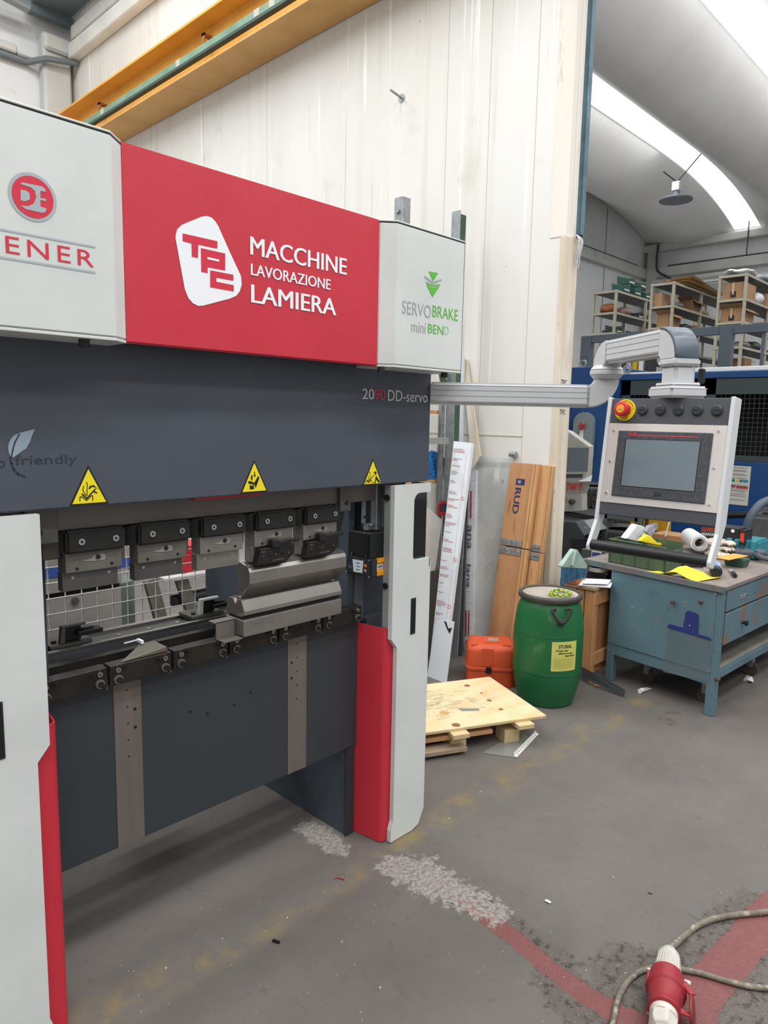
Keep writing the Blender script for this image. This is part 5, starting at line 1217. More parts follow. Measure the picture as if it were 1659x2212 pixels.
# yellow cloth lying on the edge
def cloth(u, v):
    c0_ = W(-.010 + v * (.045 + .16 * min(1, max(0, (u - .48) / .2))), .47 - .31 * u - .05 * v + .02 * math.sin(5 * u), ZT); z = .004 + .062 * math.exp(-((u - .62) / .15) ** 2) * (1 - abs(v - .45) * 1.2) + .006 * math.sin(14 * u) * v
    return Vector((c0_.x, c0_.y, ZT + max(.002, z)))
b = B().grid(cloth, 16, 10); n = len(b.v); fs = list(b.f); b.add([v - Vector((0, 0, .0015)) for v in b.v], [tuple(reversed(f)) for f in fs])
single(b, 'yellow_cloth', K('cloth_pale_yellow', 'd2c43c', .8, col2='c8ba36', scale=12), 'pale yellow crumpled cloth lying on the front edge of the bench top', 'cloth', smooth=60)
# blue can lying with its black end towards the viewer
c0, c1 = PZ(1547, 1236, ZT + .034), PZ(1541, 1206, ZT + .034)
t = thing('spray_can', 'blue and white can with a black cap lying on the bench edge', 'can', tuple(c0 - Vector((0, 0, .034))))
dv = (c1 - c0).normalized(); c1 = c0 + dv * .20
B().cyl(c0 + dv * .03, c1, .0325, n=22).build('can_body', K('can_blue', '6f88b4', .4, col2='cfd4da', scale=18, mix=(.5, .56)), t, smooth=40)
B().lathe([(.024, -.006), (.031, 0), (.0335, .010), (.0335, .034)], c0, dv, 22).build('can_cap', black_plastic, t, smooth=40)
# knife and small tin
c0, c1 = PZ(1588, 1244, ZT + .013), PZ(1564, 1209, ZT + .013)
t = thing('utility_knife', 'putty knife with a black handle lying beside the blue can', 'knife', tuple(c0))
dv = (c1 - c0).normalized(); B().tube([c0, c0 + dv * .09], .012, n=10).build('handle', black_plastic, t, smooth=60)
B().bar(c0 + dv * .09, c0 + dv * .20, .022, .003).build('blade', galv, t)
t = thing('green_tray', 'small dark green plastic tray on the bench to the right of the knife', 'tray', tuple(PZ(1590, 1218, ZT)))
c = PZ(1590, 1222, ZT)
B().hexa([c + bu * -.04 + bv * -.055 + Vector((0, 0, 0)), c + bu * .05 + bv * -.055, c + bu * .05 + bv * .055, c + bu * -.04 + bv * .055], [c + bu * -.05 + bv * -.065 + Vector((0, 0, .05)), c + bu * .06 + bv * -.065 + Vector((0, 0, .05)), c + bu * .06 + bv * .065 + Vector((0, 0, .05)), c + bu * -.05 + bv * .065 + Vector((0, 0, .05))]).build('tray_body', K('tray_green', '2f5643', .5), t, bevel=.003)
env = K('envelope_ochre', 'd09a45', .6)
c = PZ(1575, 1208, ZT + .055)
single(B().obox(c + Vector((.04, 0, .01)), (bu * .9 + bv * -.4 + Vector((0, 0, .12))), bv, (0, 0, 1), .15, .09, .003), 'ochre_envelope', env, 'ochre paper envelope resting across the small green tray', 'envelope')
# angle grinder-like dark power tool
c = PZ(1618, 1212, ZT)
t = thing('power_tool', 'dark grey power tool lying on the right of the bench top', 'tool', tuple(c))
B().lathe([(.02, -.10), (.034, -.09), (.038, -.03), (.036, .05), (.030, .09), (.02, .10)], c + Vector((.06, .02, .04)), (bu * .6 - bv * .8), 18).build('motor_body', K('tool_slate', '4b5159', .45), t, smooth=50)
B().tube(smooth_path([c + Vector((.06, .0, .045)), c + Vector((.02, -.07, .03)), c + Vector((.03, -.17, .018))], 5), .017, n=10).build('tool_handle', K('tool_slate', '4b5159'), t, smooth=60)
B().cyl(c + Vector((.0, .10, .04)), c + Vector((-.02, .125, .04)), .03, n=18).build('tool_nose', black_plastic, t, smooth=40)
# small dark clutter between cloth and can
for k, (px, py, a_, l_, lab) in enumerate(((1490, 1222, .5, .15, 'black pliers lying between the yellow cloth and the blue can'), (1508, 1212, -.2, .12, 'chrome socket piece beside the black pliers on the bench'), (1475, 1208, .2, .16, 'black strap lying behind the yellow cloth on the bench'))):
    c = PZ(px, py, ZT + .008); d_ = (bu * math.cos(a_) * .3 - bv).normalized()
    b = B().tube([c - d_ * l_ / 2, c, c + d_ * l_ / 2 + Vector((.01, 0, .004))], .008, n=8)
    single(b, ('pliers', 'socket', 'strap')[k], (black_steel, chrome, black_plastic)[k], lab, ('tool', 'tool', 'strap')[k], smooth=60)
# roll of white film, gloves, glove box, teal tool case, grey vacuum
c0, c1 = PZ(1514, 1196, ZT + .045), PZ(1470, 1180, ZT + .05)
t = thing('film_roll', 'roll of white film with a grey cardboard core lying on the bench', 'roll', tuple(c0 - Vector((0, 0, .045))))
c0 = PZ(1511, 1173, ZT + .085); dv = bv * .62 + bu * .78; dv.normalize()
B().ring(c0, c0 + dv * .30, .056, .030, 28).build('film', K('film_white', 'e4e5e8', .4), t, smooth=40)
B().ring(c0 - dv * .012, c0 + dv * .28, .044, .031, 24).build('core', K('core_grey', 'b2ada6', .8), t, smooth=40)
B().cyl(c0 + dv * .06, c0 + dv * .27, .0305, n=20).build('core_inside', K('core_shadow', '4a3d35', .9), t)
glm = K('glove_cream', 'd9cdbf', .85, col2='cdbfb0', scale=30, bump=.6, bscale=120)
def glove(i, c, a_, tilt):
    t = thing('work_glove', ('topmost cream knitted work glove of the pile behind the film roll', 'cream knitted work glove in the middle of the pile by the glove box', 'lowest cream knitted work glove, next to the console frame', 'crumpled cream work glove with raised fingers left of the pile')[i], 'glove', tuple(c), group='work gloves in the pile')
    d_ = Vector((math.cos(a_), math.sin(a_), tilt)).normalized(); s_ = Vector((-d_.y, d_.x, 0)).normalized()
    b = B().obox(c + Vector((0, 0, .02)), d_, s_, d_.cross(s_), .12, .11, .045); b.build('palm', glm, t, bevel=.014, seg=3, smooth=70)
    for k in range(4):
        p_ = c + Vector((0, 0, .02)) + d_ * .045 + s_ * (-.033 + k * .022); B().tube(smooth_path([p_, p_ + d_ * .04 + Vector((0, 0, .008)), p_ + d_ * (.065 + .008 * (k % 3)) + Vector((0, 0, -.006))], 4), .0105, n=8).build('finger', glm, t, smooth=70)
    p_ = c + Vector((0, 0, .02)) + s_ * .04; B().tube([p_ - d_ * .01, p_ + s_ * .03 + d_ * .02, p_ + s_ * .035 + d_ * .05], .011, n=8).build('thumb', glm, t, smooth=70)
    B().obox(c + Vector((0, 0, .018)) - d_ * .07, d_, s_, d_.cross(s_), .06, .075, .03).build('cuff', glm, t, bevel=.012, seg=2, smooth=70)
gc = PZ(1540, 1199, ZT)
for i, (dx, dy, dz, a_, tl_) in enumerate(((-.02, -.02, .072, 4.6, .05), (-.01, -.03, .036, 4.3, .05), (-.04, -.03, .0, 4.0, .05), (.06, -.05, .06, 5.4, .1))): glove(i, gc + Vector((dx, dy, dz)), a_, tl_)
bx_ = K('box_black', '29282c', .4)
t = thing('glove_box', 'black cardboard glove box with red lettering standing on the teal tool case', 'box', tuple(PZ(1560, 1190, ZT)))
fx = 4.98
q = lambda px, py, o_=0: PX(px, py, fx + o_)
B().hexa([q(1513, 1172, 0), q(1597, 1180, 0), q(1597, 1180, 0) + Vector((.16, 0, 0)), q(1513, 1172, 0) + Vector((.16, 0, 0))], [q(1513, 1132, 0), q(1597, 1143, 0), q(1597, 1143, 0) + Vector((.16, 0, 0)), q(1513, 1132, 0) + Vector((.16, 0, 0))]).build('box_body', bx_, t, bevel=.002)
a_ = q(1516, 1146, -.003); e_ = q(1548, 1148, -.003)
text('GLOVELIT', K('letter_red_orange', 'd8452a', .5), t, q(1516, 1147, -.003), (e_ - a_).normalized(), (0, 0, 1), (e_ - a_).length, .026, bold=.02)
text('MONOUSO', K('label_white', 'e6e6e2'), t, q(1516, 1156, -.003), (e_ - a_).normalized(), (0, 0, 1), (e_ - a_).length * .95, .018, bold=.015)
flat([[q(1598, 1147, -.003) + Vector((.02, 0, 0)), q(1598, 1147, -.003) + Vector((.15, 0, 0)), q(1598, 1176, -.003) + Vector((.15, 0, 0)), q(1598, 1176, -.003) + Vector((.02, 0, 0))]], K('letter_red_orange', 'd8452a'), t, 'box_side_print')
c = q(1583, 1147, -.003); flat([[c + Vector((0, .012 * math.cos(a), .012 * math.sin(a))) for a in [k * math.pi / 8 for k in range(16)]]], K('label_white', 'e6e6e2'), t, 'box_dot')
c = q(1607, 1160, -.02); B().obox(c + Vector((.02, -.01, 0)), (0, 1, 0), (1, 0, 0), (0, 0, 1), .02, .16, .10).build('box_end', bx_, t)
flat([[c + Vector((-.062, -.02, -.03)), c + Vector((-.062, -.02, .035)), c + Vector((-.062, .006, .03)), c + Vector((-.062, .004, -.02))]], K('letter_red_orange', 'd8452a'), t, 'box_end_print')
teal = K('case_teal', '2f8492', .45, col2='2a7987', scale=5)
t = thing('tool_case', 'teal ribbed plastic tool case under the black glove box', 'case', tuple(PZ(1600, 1190, ZT)))
fx2 = 4.955
q = lambda px, py, o_=0: PX(px, py, fx2 + o_)
pa, pb_ = q(1562, 1196), q(1636, 1190)
zb, zt2 = ZT + .002, q(1562, 1163).z
B().hexa([(fx2, pa.y, zb), (fx2, pb_.y, zb), (fx2 + .3, pb_.y, zb), (fx2 + .3, pa.y, zb)], [(fx2 + .02, pa.y - .01, zt2), (fx2 + .02, pb_.y + .01, zt2), (fx2 + .28, pb_.y + .01, zt2), (fx2 + .28, pa.y - .01, zt2)]).build('case_shell', teal, t, bevel=.012, seg=2, smooth=50)
for k in range(4):
    y_ = pa.y + (pb_.y - pa.y) * (.14 + k * .24); B().hexa([(fx2 - .012, y_ + .014, zb + .01), (fx2 - .012, y_ - .014, zb + .01), (fx2 + .05, y_ - .014, zb + .01), (fx2 + .05, y_ + .014, zb + .01)], [(fx2 + .0, y_ + .018, zt2 + .004), (fx2, y_ - .018, zt2 + .004), (fx2 + .05, y_ - .014, zt2 + .008), (fx2 + .05, y_ + .014, zt2 + .008)]).build('case_rib', teal, t, bevel=.004)
B().box(fx2 - .006, pb_.y, (zb + zt2) / 2 - .003, fx2 + .02, pa.y, (zb + zt2) / 2 + .003).build('case_seam', K('seam_teal', '1d5560', .5), t)
pc_ = PZ(1488, 1178, ZT); c = PX(1496, 1163, 5.3)
single(B().box(5.3, c.y - .10, ZT, 5.5, c.y + .12, c.z), 'teal_box', teal, 'low teal plastic box behind the film roll', 'box', bevel=.01)
c = PX(1450, 1150, 5.2)
single(B().box(5.2, c.y - .10, ZT, 5.4, c.y + .14, PX(1450, 1157, 5.2).z), 'cardboard_tray', K('cardboard_brown', 'a97c52', .8), 'low open cardboard tray behind the green crate on the bench', 'box', bevel=.002)
single(B().tube([PX(1437, 1160, 5.15), PX(1448, 1120, 5.35)], .006, n=6), 'thin_rod', galv, 'thin light rod standing up behind the green crate', 'rod')
vg = K('vacuum_grey', '5c5d5c', .55, col2='525352', scale=5)
t = thing('vented_machine_hood', 'grey slotted machine hood with a black hose behind the right end of the bench', 'machine', (6.0, 1.45, 0))
zc_ = PX(1650, 1125, 5.8).z
B().hexa([(5.8, 1.85, .0), (5.8, .9, .0), (6.5, .9, .0), (6.5, 1.85, .0)], [(5.95, 1.80, .93), (5.95, .9, .93), (6.4, .9, .93), (6.4, 1.80, .93)]).build('hood_body', vg, t, bevel=.03, seg=3)
B().hexa([(5.97, 1.72, .93), (5.97, 1.40, .93), (6.3, 1.40, .93), (6.3, 1.72, .93)], [(6.0, 1.68, 1.0), (6.0, 1.45, 1.0), (6.25, 1.45, 1.0), (6.25, 1.68, 1.0)]).build('hood_cap', vg, t, bevel=.02, seg=2)
for k in range(9):
    y_ = 1.74 - k * .07; B().obox(Vector((5.868, y_, .60)), Vector((.15, .0, .93)), (0, 1, 0), Vector((-.93, 0, .15)), .30, .030, .02).build('vent_slot', hole, t)
B().tube(smooth_path([(5.9, 1.75, .55), (5.75, 1.72, .85), (5.8, 1.66, 1.02), (6.0, 1.6, 1.06), (6.3, 1.6, 1.0)], 7), .032, n=12).build('hose', K('hose_blue_grey', '54606e', .5), t, smooth=60)
tag(B().tube([PX(1560, 1113, 6.6), PX(1700, 1110, 6.6)], .03).build('black_pipe', black_plastic), 'straight black pipe running along the foot of the blue machine', 'pipe')

# ================================================================== BLUE MACHINE WITH MESH DOORS
blue = K('machine_blue', '1d4a80', .45, col2='1a4376', scale=2, bump=.1, bscale=30)
XM = 7.0
bm_ = thing('blue_machine', 'large blue machine with black wire mesh doors and a white top bar', 'machine', (7.8, 2.5, 0))
B().box(XM, -1.2, .15, XM + .06, 3.48, 1.285).build('lower_panel', blue, bm_, bevel=.004)
B().box(XM, -1.2, 2.05, XM + 1.2, 3.48, 2.11).build('top_frame', blue, bm_, bevel=.004)
B().box(XM + .05, -1.2, 2.115, XM + .10, 2.95, 2.155).build('top_bar', K('bar_white', 'e3e6e8', .4), bm_, bevel=.004)
B().box(XM + .05, 2.95, 2.112, XM + .10, 3.47, 2.13).build('top_bar', K('bar_white', 'e3e6e8'), bm_, bevel=.003)
B().box(XM, 3.42, 1.285, XM + .08, 3.48, 2.05).build('frame_post', blue, bm_)
B().box(XM + .5, -1.2, 1.2, XM + .55, 3.48, 2.05).build('dark_interior', K('interior_black', '1c1d1d', .7), bm_)
dm = K('door_dark', '3c4648', .5)
for y0_, y1_ in ((3.40, 2.58), (2.56, 1.70), (1.68, .8), (.78, -.2)):
    f_ = B().box(XM + .01, y1_, 1.29, XM + .035, y1_ + .09, 2.045).box(XM + .01, y0_ - .09, 1.29, XM + .035, y0_, 2.045).box(XM + .01, y1_, 1.90, XM + .035, y0_, 2.045).box(XM + .01, y1_, 1.29, XM + .035, y0_, 1.34)
    f_ = f_.build('door_frame', dm, bm_)
    b = B(); n_ = int((y0_ - y1_ - .18) / .042)
    for k in range(1, n_): b.box(XM + .02, y1_ + .09 + k * .042, 1.34, XM + .023, y1_ + .0935 + k * .042, 1.90)
    for k in range(1, 13): b.box(XM + .023, y1_ + .09, 1.34 + k * .043, XM + .026, y0_ - .09, 1.3435 + k * .043)
    tag(b.build('wire_mesh', K('mesh_grey', '444847', .5), f_), kind='stuff')
B().prism([(3.48, .15), (3.98, .15), (3.98, 2.14), (3.93, 2.19), (3.48, 2.19)], 0, XM - .15, XM + .8).build('side_tower', blue, bm_, bevel=.006)
B().prism([(y, z) for y, z in ((2.96, .15), (3.47, .15), (3.47, .45), (2.96, .45))], 0, XM - .02, XM - .01).build('plinth', K('plinth_dark', '26364c', .6), bm_)
ov = [(3.705 + y, z) for y, z in rrect(-.115, 1.16, .115, 1.72, .112, 8)]
hm = K('hatch_grey', '8a979b', .4, .3)
ht = B().prism(ov, 0, XM - .20, XM - .15).build('oval_hatch', hm, bm_, bevel=.012, seg=3, smooth=40)
B().box(XM - .21, 3.695, 1.34, XM - .20, 3.735, 1.60).build('hatch_bar', K('bar_white', 'e3e6e8'), ht, bevel=.003)
for z in (1.36, 1.575):
    b = B().cyl((XM - .215, 3.70, z), (XM - .25, 3.70, z), .022, n=12)
    for k in range(5): a = k * 2 * math.pi / 5; b.cyl((XM - .225, 3.70 + .030 * math.cos(a), z + .030 * math.sin(a)), (XM - .245, 3.70 + .030 * math.cos(a), z + .030 * math.sin(a)), .010, n=8)
    b.build('star_knob', K('knob_red', 'b5283a', .4), ht)
B().ring((XM, 3.86, 2.235), (XM + .02, 3.86, 2.235), .045, .028, 18).build('lifting_eye', galv, bm_)
B().ring((XM, 3.36, 2.165), (XM + .02, 3.36, 2.165), .045, .028, 18).build('lifting_eye', galv, bm_)
B().tube([(XM - .15, 3.98, 1.45), (XM - .35, 3.85, 1.72)], .035).build('grip_lever', K('lever_dark', '33383c', .5), bm_)
# notice sheet on the lower panel
q = lambda px, py, o_=.004: PX(px, py, XM - o_)
n4 = [q(1572, 1005), q(1623, 1008), q(1615, 1093), q(1566, 1088)]
ns = flat([n4], K('notice_cream', 'c9cabf', .6), bm_, 'notice')
rr = random.Random(4); rows = []
ql = lambda s, f_: lerp(lerp(n4[0], n4[3], f_), lerp(n4[1], n4[2], f_), s) - Vector((.002, 0, 0))
for f_ in (.04, .10, .13, .20, .23, .30, .48, .52, .60, .64, .71, .76, .86): rows.append([ql(.08, f_), ql(rr.uniform(.7, .95), f_), ql(.9, f_ + .012), ql(.08, f_ + .012)])
flat(rows, K('notice_grey', '7b7c78', .6), ns, 'notice_lines')
for s0, s1_, f0, f1, cc in ((.2, .36, .34, .41, '2f7a5e'), (.42, .52, .34, .41, 'c9bb3a'), (.56, .68, .34, .41, '2f7a5e'), (.70, .92, .34, .41, '2f84b0'), (.16, .40, .50, .56, 'c4434c'), (.44, .94, .51, .575, 'c4434c')):
    flat([[ql(s0, f0), ql(s1_, f0), ql(s1_, f1), ql(s0, f1)]], K('notice_' + cc, cc, .6), ns, 'notice_block')
# yellow plate leaning in front
t = thing('yellow_sheet', 'yellow painted metal sheet with a dark bar standing in front of the blue machine', 'sheet', (6.6, 2.8, 0))
q = lambda px, py, o_=0: PX(px, py, 6.6 + o_)
ys = K('sheet_yellow', 'd29a22', .5, col2='c48e1e', scale=4)
B().eprism([q(1300, 1095), q(1449, 1100), q(1447, 1157), q(1300, 1150)], (.02, 0, 0)).build('yellow_plate', ys, t)
B().box(6.60, q(1449, 1150).y, 0, 6.62, q(1300, 1150).y, q(1449, 1157).z + .02).build('lower_plate', K('plate_dark', '3a3c3e', .6), t)
for px in (1390, 1402): B().box(6.58, q(px, 1120).y, .3, 6.597, q(px, 1120).y + .025, 1.1).build('dark_bar', K('plate_dark', '3a3c3e'), t)
B().box(6.5, q(1357, 1120).y - .04, 0, 6.55, q(1357, 1120).y + .03, .95).build('timber_post', K('post_timber', 'a99a86', .7), t)
# tyres stacked on their side
tm = K('tyre_rubber', '2f2e2e', .7, col2='3a3836', scale=12)
def tyre(c, ax, lab, R_=.31, w_=.2):
    t = thing('tyre', lab, 'tyre', tuple(c), group='tyres stacked behind the bench')
    B().lathe([(R_ * .58, -w_ / 2 * .8), (R_ * .85, -w_ / 2), (R_ * .97, -w_ / 2 * .8), (R_, -w_ / 2 * .55), (R_, w_ / 2 * .55), (R_ * .97, w_ / 2 * .8), (R_ * .85, w_ / 2), (R_ * .58, w_ / 2 * .8)], c, ax, 40, close=False).build('tyre_casing', tm, t, smooth=50)
    w__ = Vector(ax).normalized(); u = w__.orthogonal().normalized(); v = w__.cross(u); b = B()
    for k in range(34):
        a = k * 2 * math.pi / 34; r_ = u * math.cos(a) + v * math.sin(a); tg = w__.cross(r_)
        for s in (-.3, 0, .3): b.obox(Vector(c) + r_ * (R_ + .002) + w__ * s * w_, tg, w__, r_, .034, w_ * .24, .012)
    b.build('tread', tm, t)
ty = PX(1290, 1080, 5.9).y
tyre((5.95, ty + .05, .12), (0, 0, 1), 'black tyre at the bottom of the flat stack left of the console handle')
tyre((5.95, ty + .03, .33), (0, 0, 1), 'second black tyre from the bottom of the flat stack')
tyre((5.95, ty + .04, .54), (0, 0, 1), 'black tyre in the middle of the flat stack')
tyre((5.95, ty + .05, .75), (0, 0, 1), 'black tyre second from the top of the flat stack')
tyre((5.95, ty + .03, .96), (0, 0, 1), 'topmost black tyre of the flat stack beside the grey control cabinet')
c = PX(1325, 1150, 5.2)
tyre((5.25, c.y - .06, .50), (0, 0, 1), 'lower of the two loose tyres seen under the console handle', .24)
tyre((5.25, c.y - .06, .71), (0, 0, 1), 'upper of the two loose tyres seen under the console handle', .24)
# steel trestle and timber bits in front of the tyres
t = thing('steel_trestle', 'small grey-green steel trestle standing in front of the tyres', 'trestle', tuple(PX(1308, 1200, 5.0)))
q = lambda px, py, o_=0: PX(px, py, 5.0 + o_)
tz = K('trestle_grey', '4f5755', .55)
a_ = q(1309, 1110); B().box(4.98, a_.y - .02, 0, 5.02, a_.y + .02, a_.z).build('trestle_leg', tz, t)
b_ = q(1380, 1113); B().box(4.98, b_.y, a_.z - .03, 5.02, a_.y, a_.z + .01).build('trestle_bar', tz, t); B().box(4.98, b_.y - .02, 0, 5.02, b_.y + .02, a_.z).build('trestle_leg', tz, t)
c = PX(1318, 1216, 4.55); single(B().box(4.55, c.y - .045, ZT, 4.62, c.y + .05, PX(1318, 1188, 4.55).z), 'timber_block', wood, 'reddish timber block standing left of the green crate on the bench', 'block', bevel=.002)
single(B().box(4.45, PX(1302, 1205, 4.45).y - .03, ZT, 4.52, PX(1302, 1205, 4.45).y + .05, PX(1302, 1192, 4.45).z), 'rusty_block', K('rust_brown', '6b5148', .7), 'small rusty steel block beside the reddish timber block', 'block', bevel=.002)
# grey box with blue letters behind the bench corner
c0, c1 = PX(1277, 1215, 4.6), PX(1300, 1192, 4.6)
t = thing('lettered_box', 'grey cardboard box with blue and white lettering behind the corner of the bench', 'box', (4.8, c0.y, 0))
B().box(4.6, c1.y, .0, 4.73, PX(1255, 1200, 4.6).y, c1.z).build('box_body', K('box_dark_grey', '4e5052', .6), t, bevel=.003)
pl_ = flat([[Vector((4.597, c0.y, c0.z)), Vector((4.597, c1.y, c0.z)), Vector((4.597, c1.y, c1.z)), Vector((4.597, c0.y, c1.z))]], K('label_white', 'e6e6e2'), t, 'label')
text('JIB', K('letter_blue', '2c3c94', .5), t, Vector((4.594, c0.y - .002, c0.z + .008)), (0, -1, 0), (0, 0, 1), (c0.y - c1.y) * .95, (c1.z - c0.z) * .8, bold=.06)

# ================================================================== GREY CONTROL CABINET AND BLACK POWER UNIT
cg = K('cabinet_grey', 'a6a49d', .5, col2='9a9892', scale=5, spots=[('8f8e87', 10, .64, .74, (1, 1, 1))])
t = thing('control_cabinet', 'grey control cabinet with a dark display and red lettering behind the wall edge', 'cabinet', (5.2, 2.75, 0))
q = lambda px, py, o_=0: PX(px, py, 5.0 + o_)
B().eprism([q(1150, 905), q(1226, 931), q(1272, 964), q(1268, 1030), q(1258, 1066), q(1258, 1104), q(1150, 1108)], (.08, 0, 0)).build('cabinet_body', cg, t, bevel=.004)
B().eprism([q(1150, 967, -.004), q(1272, 967, -.004), q(1269, 1018, -.004), q(1150, 1018, -.004)], (.003, 0, 0)).build('display', K('display_slate', '5f6970', .2), t)
B().eprism([q(1150, 1025, -.008), q(1258, 1024, -.008), q(1257, 1031, -.008), q(1150, 1032, -.008)], (.008, 0, 0)).build('handle_slot', K('slot_dark', '33363a', .4), t)
B().eprism([q(1150, 1035, -.03), q(1277, 1040, -.03), q(1263, 1064, -.004), q(1150, 1067, -.004)], (.003, 0, 0)).build('name_plate', cg, t)
B().eprism([q(1248, 1040, -.05), q(1262, 1034, -.05), q(1279, 1026, -.05), q(1276, 1040, -.05)], (.004, 0, 0)).build('torn_papers', paper, t)
o_ = q(1222, 1061, -.034); e_ = q(1256, 1061, -.034)
text('TW 9', K('letter_red', 'b5222c', .5), t, o_, (e_ - o_).normalized(), (0, 0, 1), (e_ - o_).length, .066, bold=.04)
c = q(1240, 1083); B().lathe([(.012, 0), (.012, .02), (.022, .024), (.022, .05), (.016, .055)], c, (-1, 0, 0), 18).build('knob', K('knob_black', '33302e', .3), t, smooth=40)
text('S', K('letter_red', 'b5222c'), t, q(1221, 1085, -.006), (0, -1, 0), (0, 0, 1), .018, .03)
B().box(5.0, q(1290, 1108).y, q(1262, 1112).z - .03, 5.4, q(1150, 1108).y, q(1262, 1112).z).build('base_shelf', black_plastic, t)
B().box(5.05, q(1270, 1130).y, 0, 5.35, q(1150, 1130).y, q(1262, 1112).z - .03).build('pedestal', K('pedestal_grey', '8c8e8c', .5), t)
t = thing('power_unit', 'black power unit with a grey sloped panel and cooling fins under the control cabinet', 'machine', (4.8, 2.65, 0))
q = lambda px, py, o_=0: PX(px, py, 4.75 + o_)
B().eprism([q(1200, 1125), q(1243, 1128), q(1262, 1158), q(1262, 1215), q(1258, 1262), q(1200, 1262)], (.25, 0, 0)).build('unit_body', K('unit_charcoal', '34363a', .5), t, bevel=.004)
B().eprism([q(1243, 1127, -.003), q(1262, 1125, -.003), q(1281, 1148, -.003), q(1262, 1157, -.003)], (.22, 0, 0)).build('sloped_panel', K('panel_grey', '74767a', .5), t)
text('PWR20', K('label_pale', 'b9bba8', .5), t, q(1262, 1141, -.006), (0, -1, 0), (0, 0, 1), .03, .012)
for k in range(7):
    y_ = 1160 + k * 6.5
    B().eprism([q(1233, y_ + 3, -.01), q(1260, y_ + 5, -.01), q(1280, y_ - 1, .01), q(1280, y_ + 2, .01), q(1260, y_ + 8, -.01), q(1233, y_ + 6, -.01)], (.2, 0, 0)).build('fin', K('fin_black', '242528', .5), t)
single(B().box(4.4, 2.26, 0, 4.58, 2.5, .60), 'dark_stand', K('stand_dark', '2c2a2a', .7), 'dark stand behind the wooden crate carrying the black power unit side', 'stand', bevel=.004)

# ================================================================== STEEL GALLERY AND SHELVING
gs = K('gallery_steel', '5d6770', .5, .2, col2='555f68', scale=3)
t = thing('steel_gallery', 'blue-grey steel gallery rail with posts in front of the shelving', 'gallery', (9, 4, 0))
B().box(9.0, -1, 2.685, 9.06, 5.0, 2.785).build('gallery_beam', gs, t, bevel=.003)
for y_ in (4.92, 3.10, 1.2): B().box(8.97, y_ - .07, 0, 9.09, y_ + .07, 2.78).build('gallery_post', gs, t, bevel=.003)
for y_ in (2.70,): B().box(9.02, y_ - .015, 1.5, 9.05, y_ + .015, 2.69).build('thin_post', gs, t)
shp = K('shelf_post_cream', 'b5b09f', .55, col2='a9a493', scale=12, spots=[('8f8a7a', 60, .68, .72, (1, 1, 1))])
shd = K('shelf_plate_grey', '6f7070', .55, .2)
rows_ = {}
def shelving(nm, y0_, y1_, lab, zt_):
    t = thing('shelving_unit', lab, 'shelving', (12.3, (y0_ + y1_) / 2, 0), group='cream shelving units')
    xs_ = (11.0, 12.1, 13.2, 14.3)
    for x_ in xs_:
        for y_ in (y0_, y1_): B().box(x_, y_ - .035 if y_ == y1_ else y_, 0, x_ + .045, y_ if y_ == y1_ else y_ + .035, zt_).build('post', shp, t)
    for z in (zt_ - .03, zt_ - .37, zt_ - .69, zt_ - 1.04, zt_ - 1.40, zt_ - 1.78):
        sh = B().box(xs_[0], y0_, z, xs_[-1] + .045, y1_, z + .012).build('shelf', shd, t)
        B().box(xs_[0] - .002, y0_ - .004, z - .012, xs_[-1] + .045, y0_, z + .022).build('shelf_lip', shp, sh)
        B().box(xs_[0] - .004, y0_, z - .012, xs_[0], y1_, z + .022).build('shelf_lip', shp, sh)
    rows_[nm] = (y0_, y1_, zt_)
shelving('a', 5.53, 5.95, 'cream shelving unit furthest left, partly behind the swing arm', 3.74)
shelving('b', 4.60, 4.97, 'cream shelving unit in the middle, the cardboard carton on its third shelf', 3.76)
shelving('c', 3.57, 3.96, 'cream shelving unit furthest right with big cartons on its upper shelves', 3.76)
ct_ = K('carton_brown', 'b08c6a', .8, col2='a6815f', scale=4)
ctd = K('carton_tape', 'd6c0a8', .4)
def carton(x, y, z, sx, sy, sz, lab, opened=False, label_=False, m_=ct_):
    t = thing('carton', lab, 'box', (x, y, z), group='cartons on the shelving')
    B().box(x, y, z, x + sx, y + sy, z + sz).build('carton_body', m_, t, bevel=.003)
    if opened:
        B().hexa([(x, y, z + sz), (x, y + sy, z + sz), (x + .01, y + sy, z + sz), (x + .01, y, z + sz)], [(x - .10, y - .02, z + sz + .05), (x - .10, y + sy, z + sz + .05), (x - .09, y + sy, z + sz + .05), (x - .09, y - .02, z + sz + .05)]).build('flap', m_, t)
        B().hexa([(x, y, z + sz), (x + sx, y, z + sz), (x + sx, y + .01, z + sz), (x, y + .01, z + sz)], [(x, y - .08, z + sz - .06), (x + sx, y - .08, z + sz - .06), (x + sx, y - .07, z + sz - .06), (x, y - .07, z + sz - .06)]).build('flap', m_, t)
    if label_:
        flat([[(x - .003, y + sy * .62, z + sz * .12), (x - .003, y + sy * .36, z + sz * .12), (x - .003, y + sy * .36, z + sz * .48), (x - .003, y + sy * .62, z + sz * .48)]], K('label_black', '2c2a2c', .6), t, 'label')
        flat([[(x - .004, y + sy * .55, z + sz * .3), (x - .004, y + sy * .47, z + sz * .3), (x - .004, y + sy * .47, z + sz), (x - .004, y + sy * .55, z + sz)]], ctd, t, 'tape')
zc = 3.76
carton(11.06, 3.615, zc - .37 + .024, .5, .30, .24, 'large labelled carton on the top shelf level of the right shelving unit', False, True)
carton(11.06, 3.615, zc - .69 + .024, .5, .30, .20, 'large labelled carton one shelf below, right shelving unit', True, True)
carton(11.06, 4.645, zc - .69 + .024, .35, .22, .20, 'open carton on the third shelf of the middle shelving unit', True)
carton(11.05, 4.80, zc - .37 + .024, .3, .13, .20, 'small upright carton on the second shelf of the middle unit')
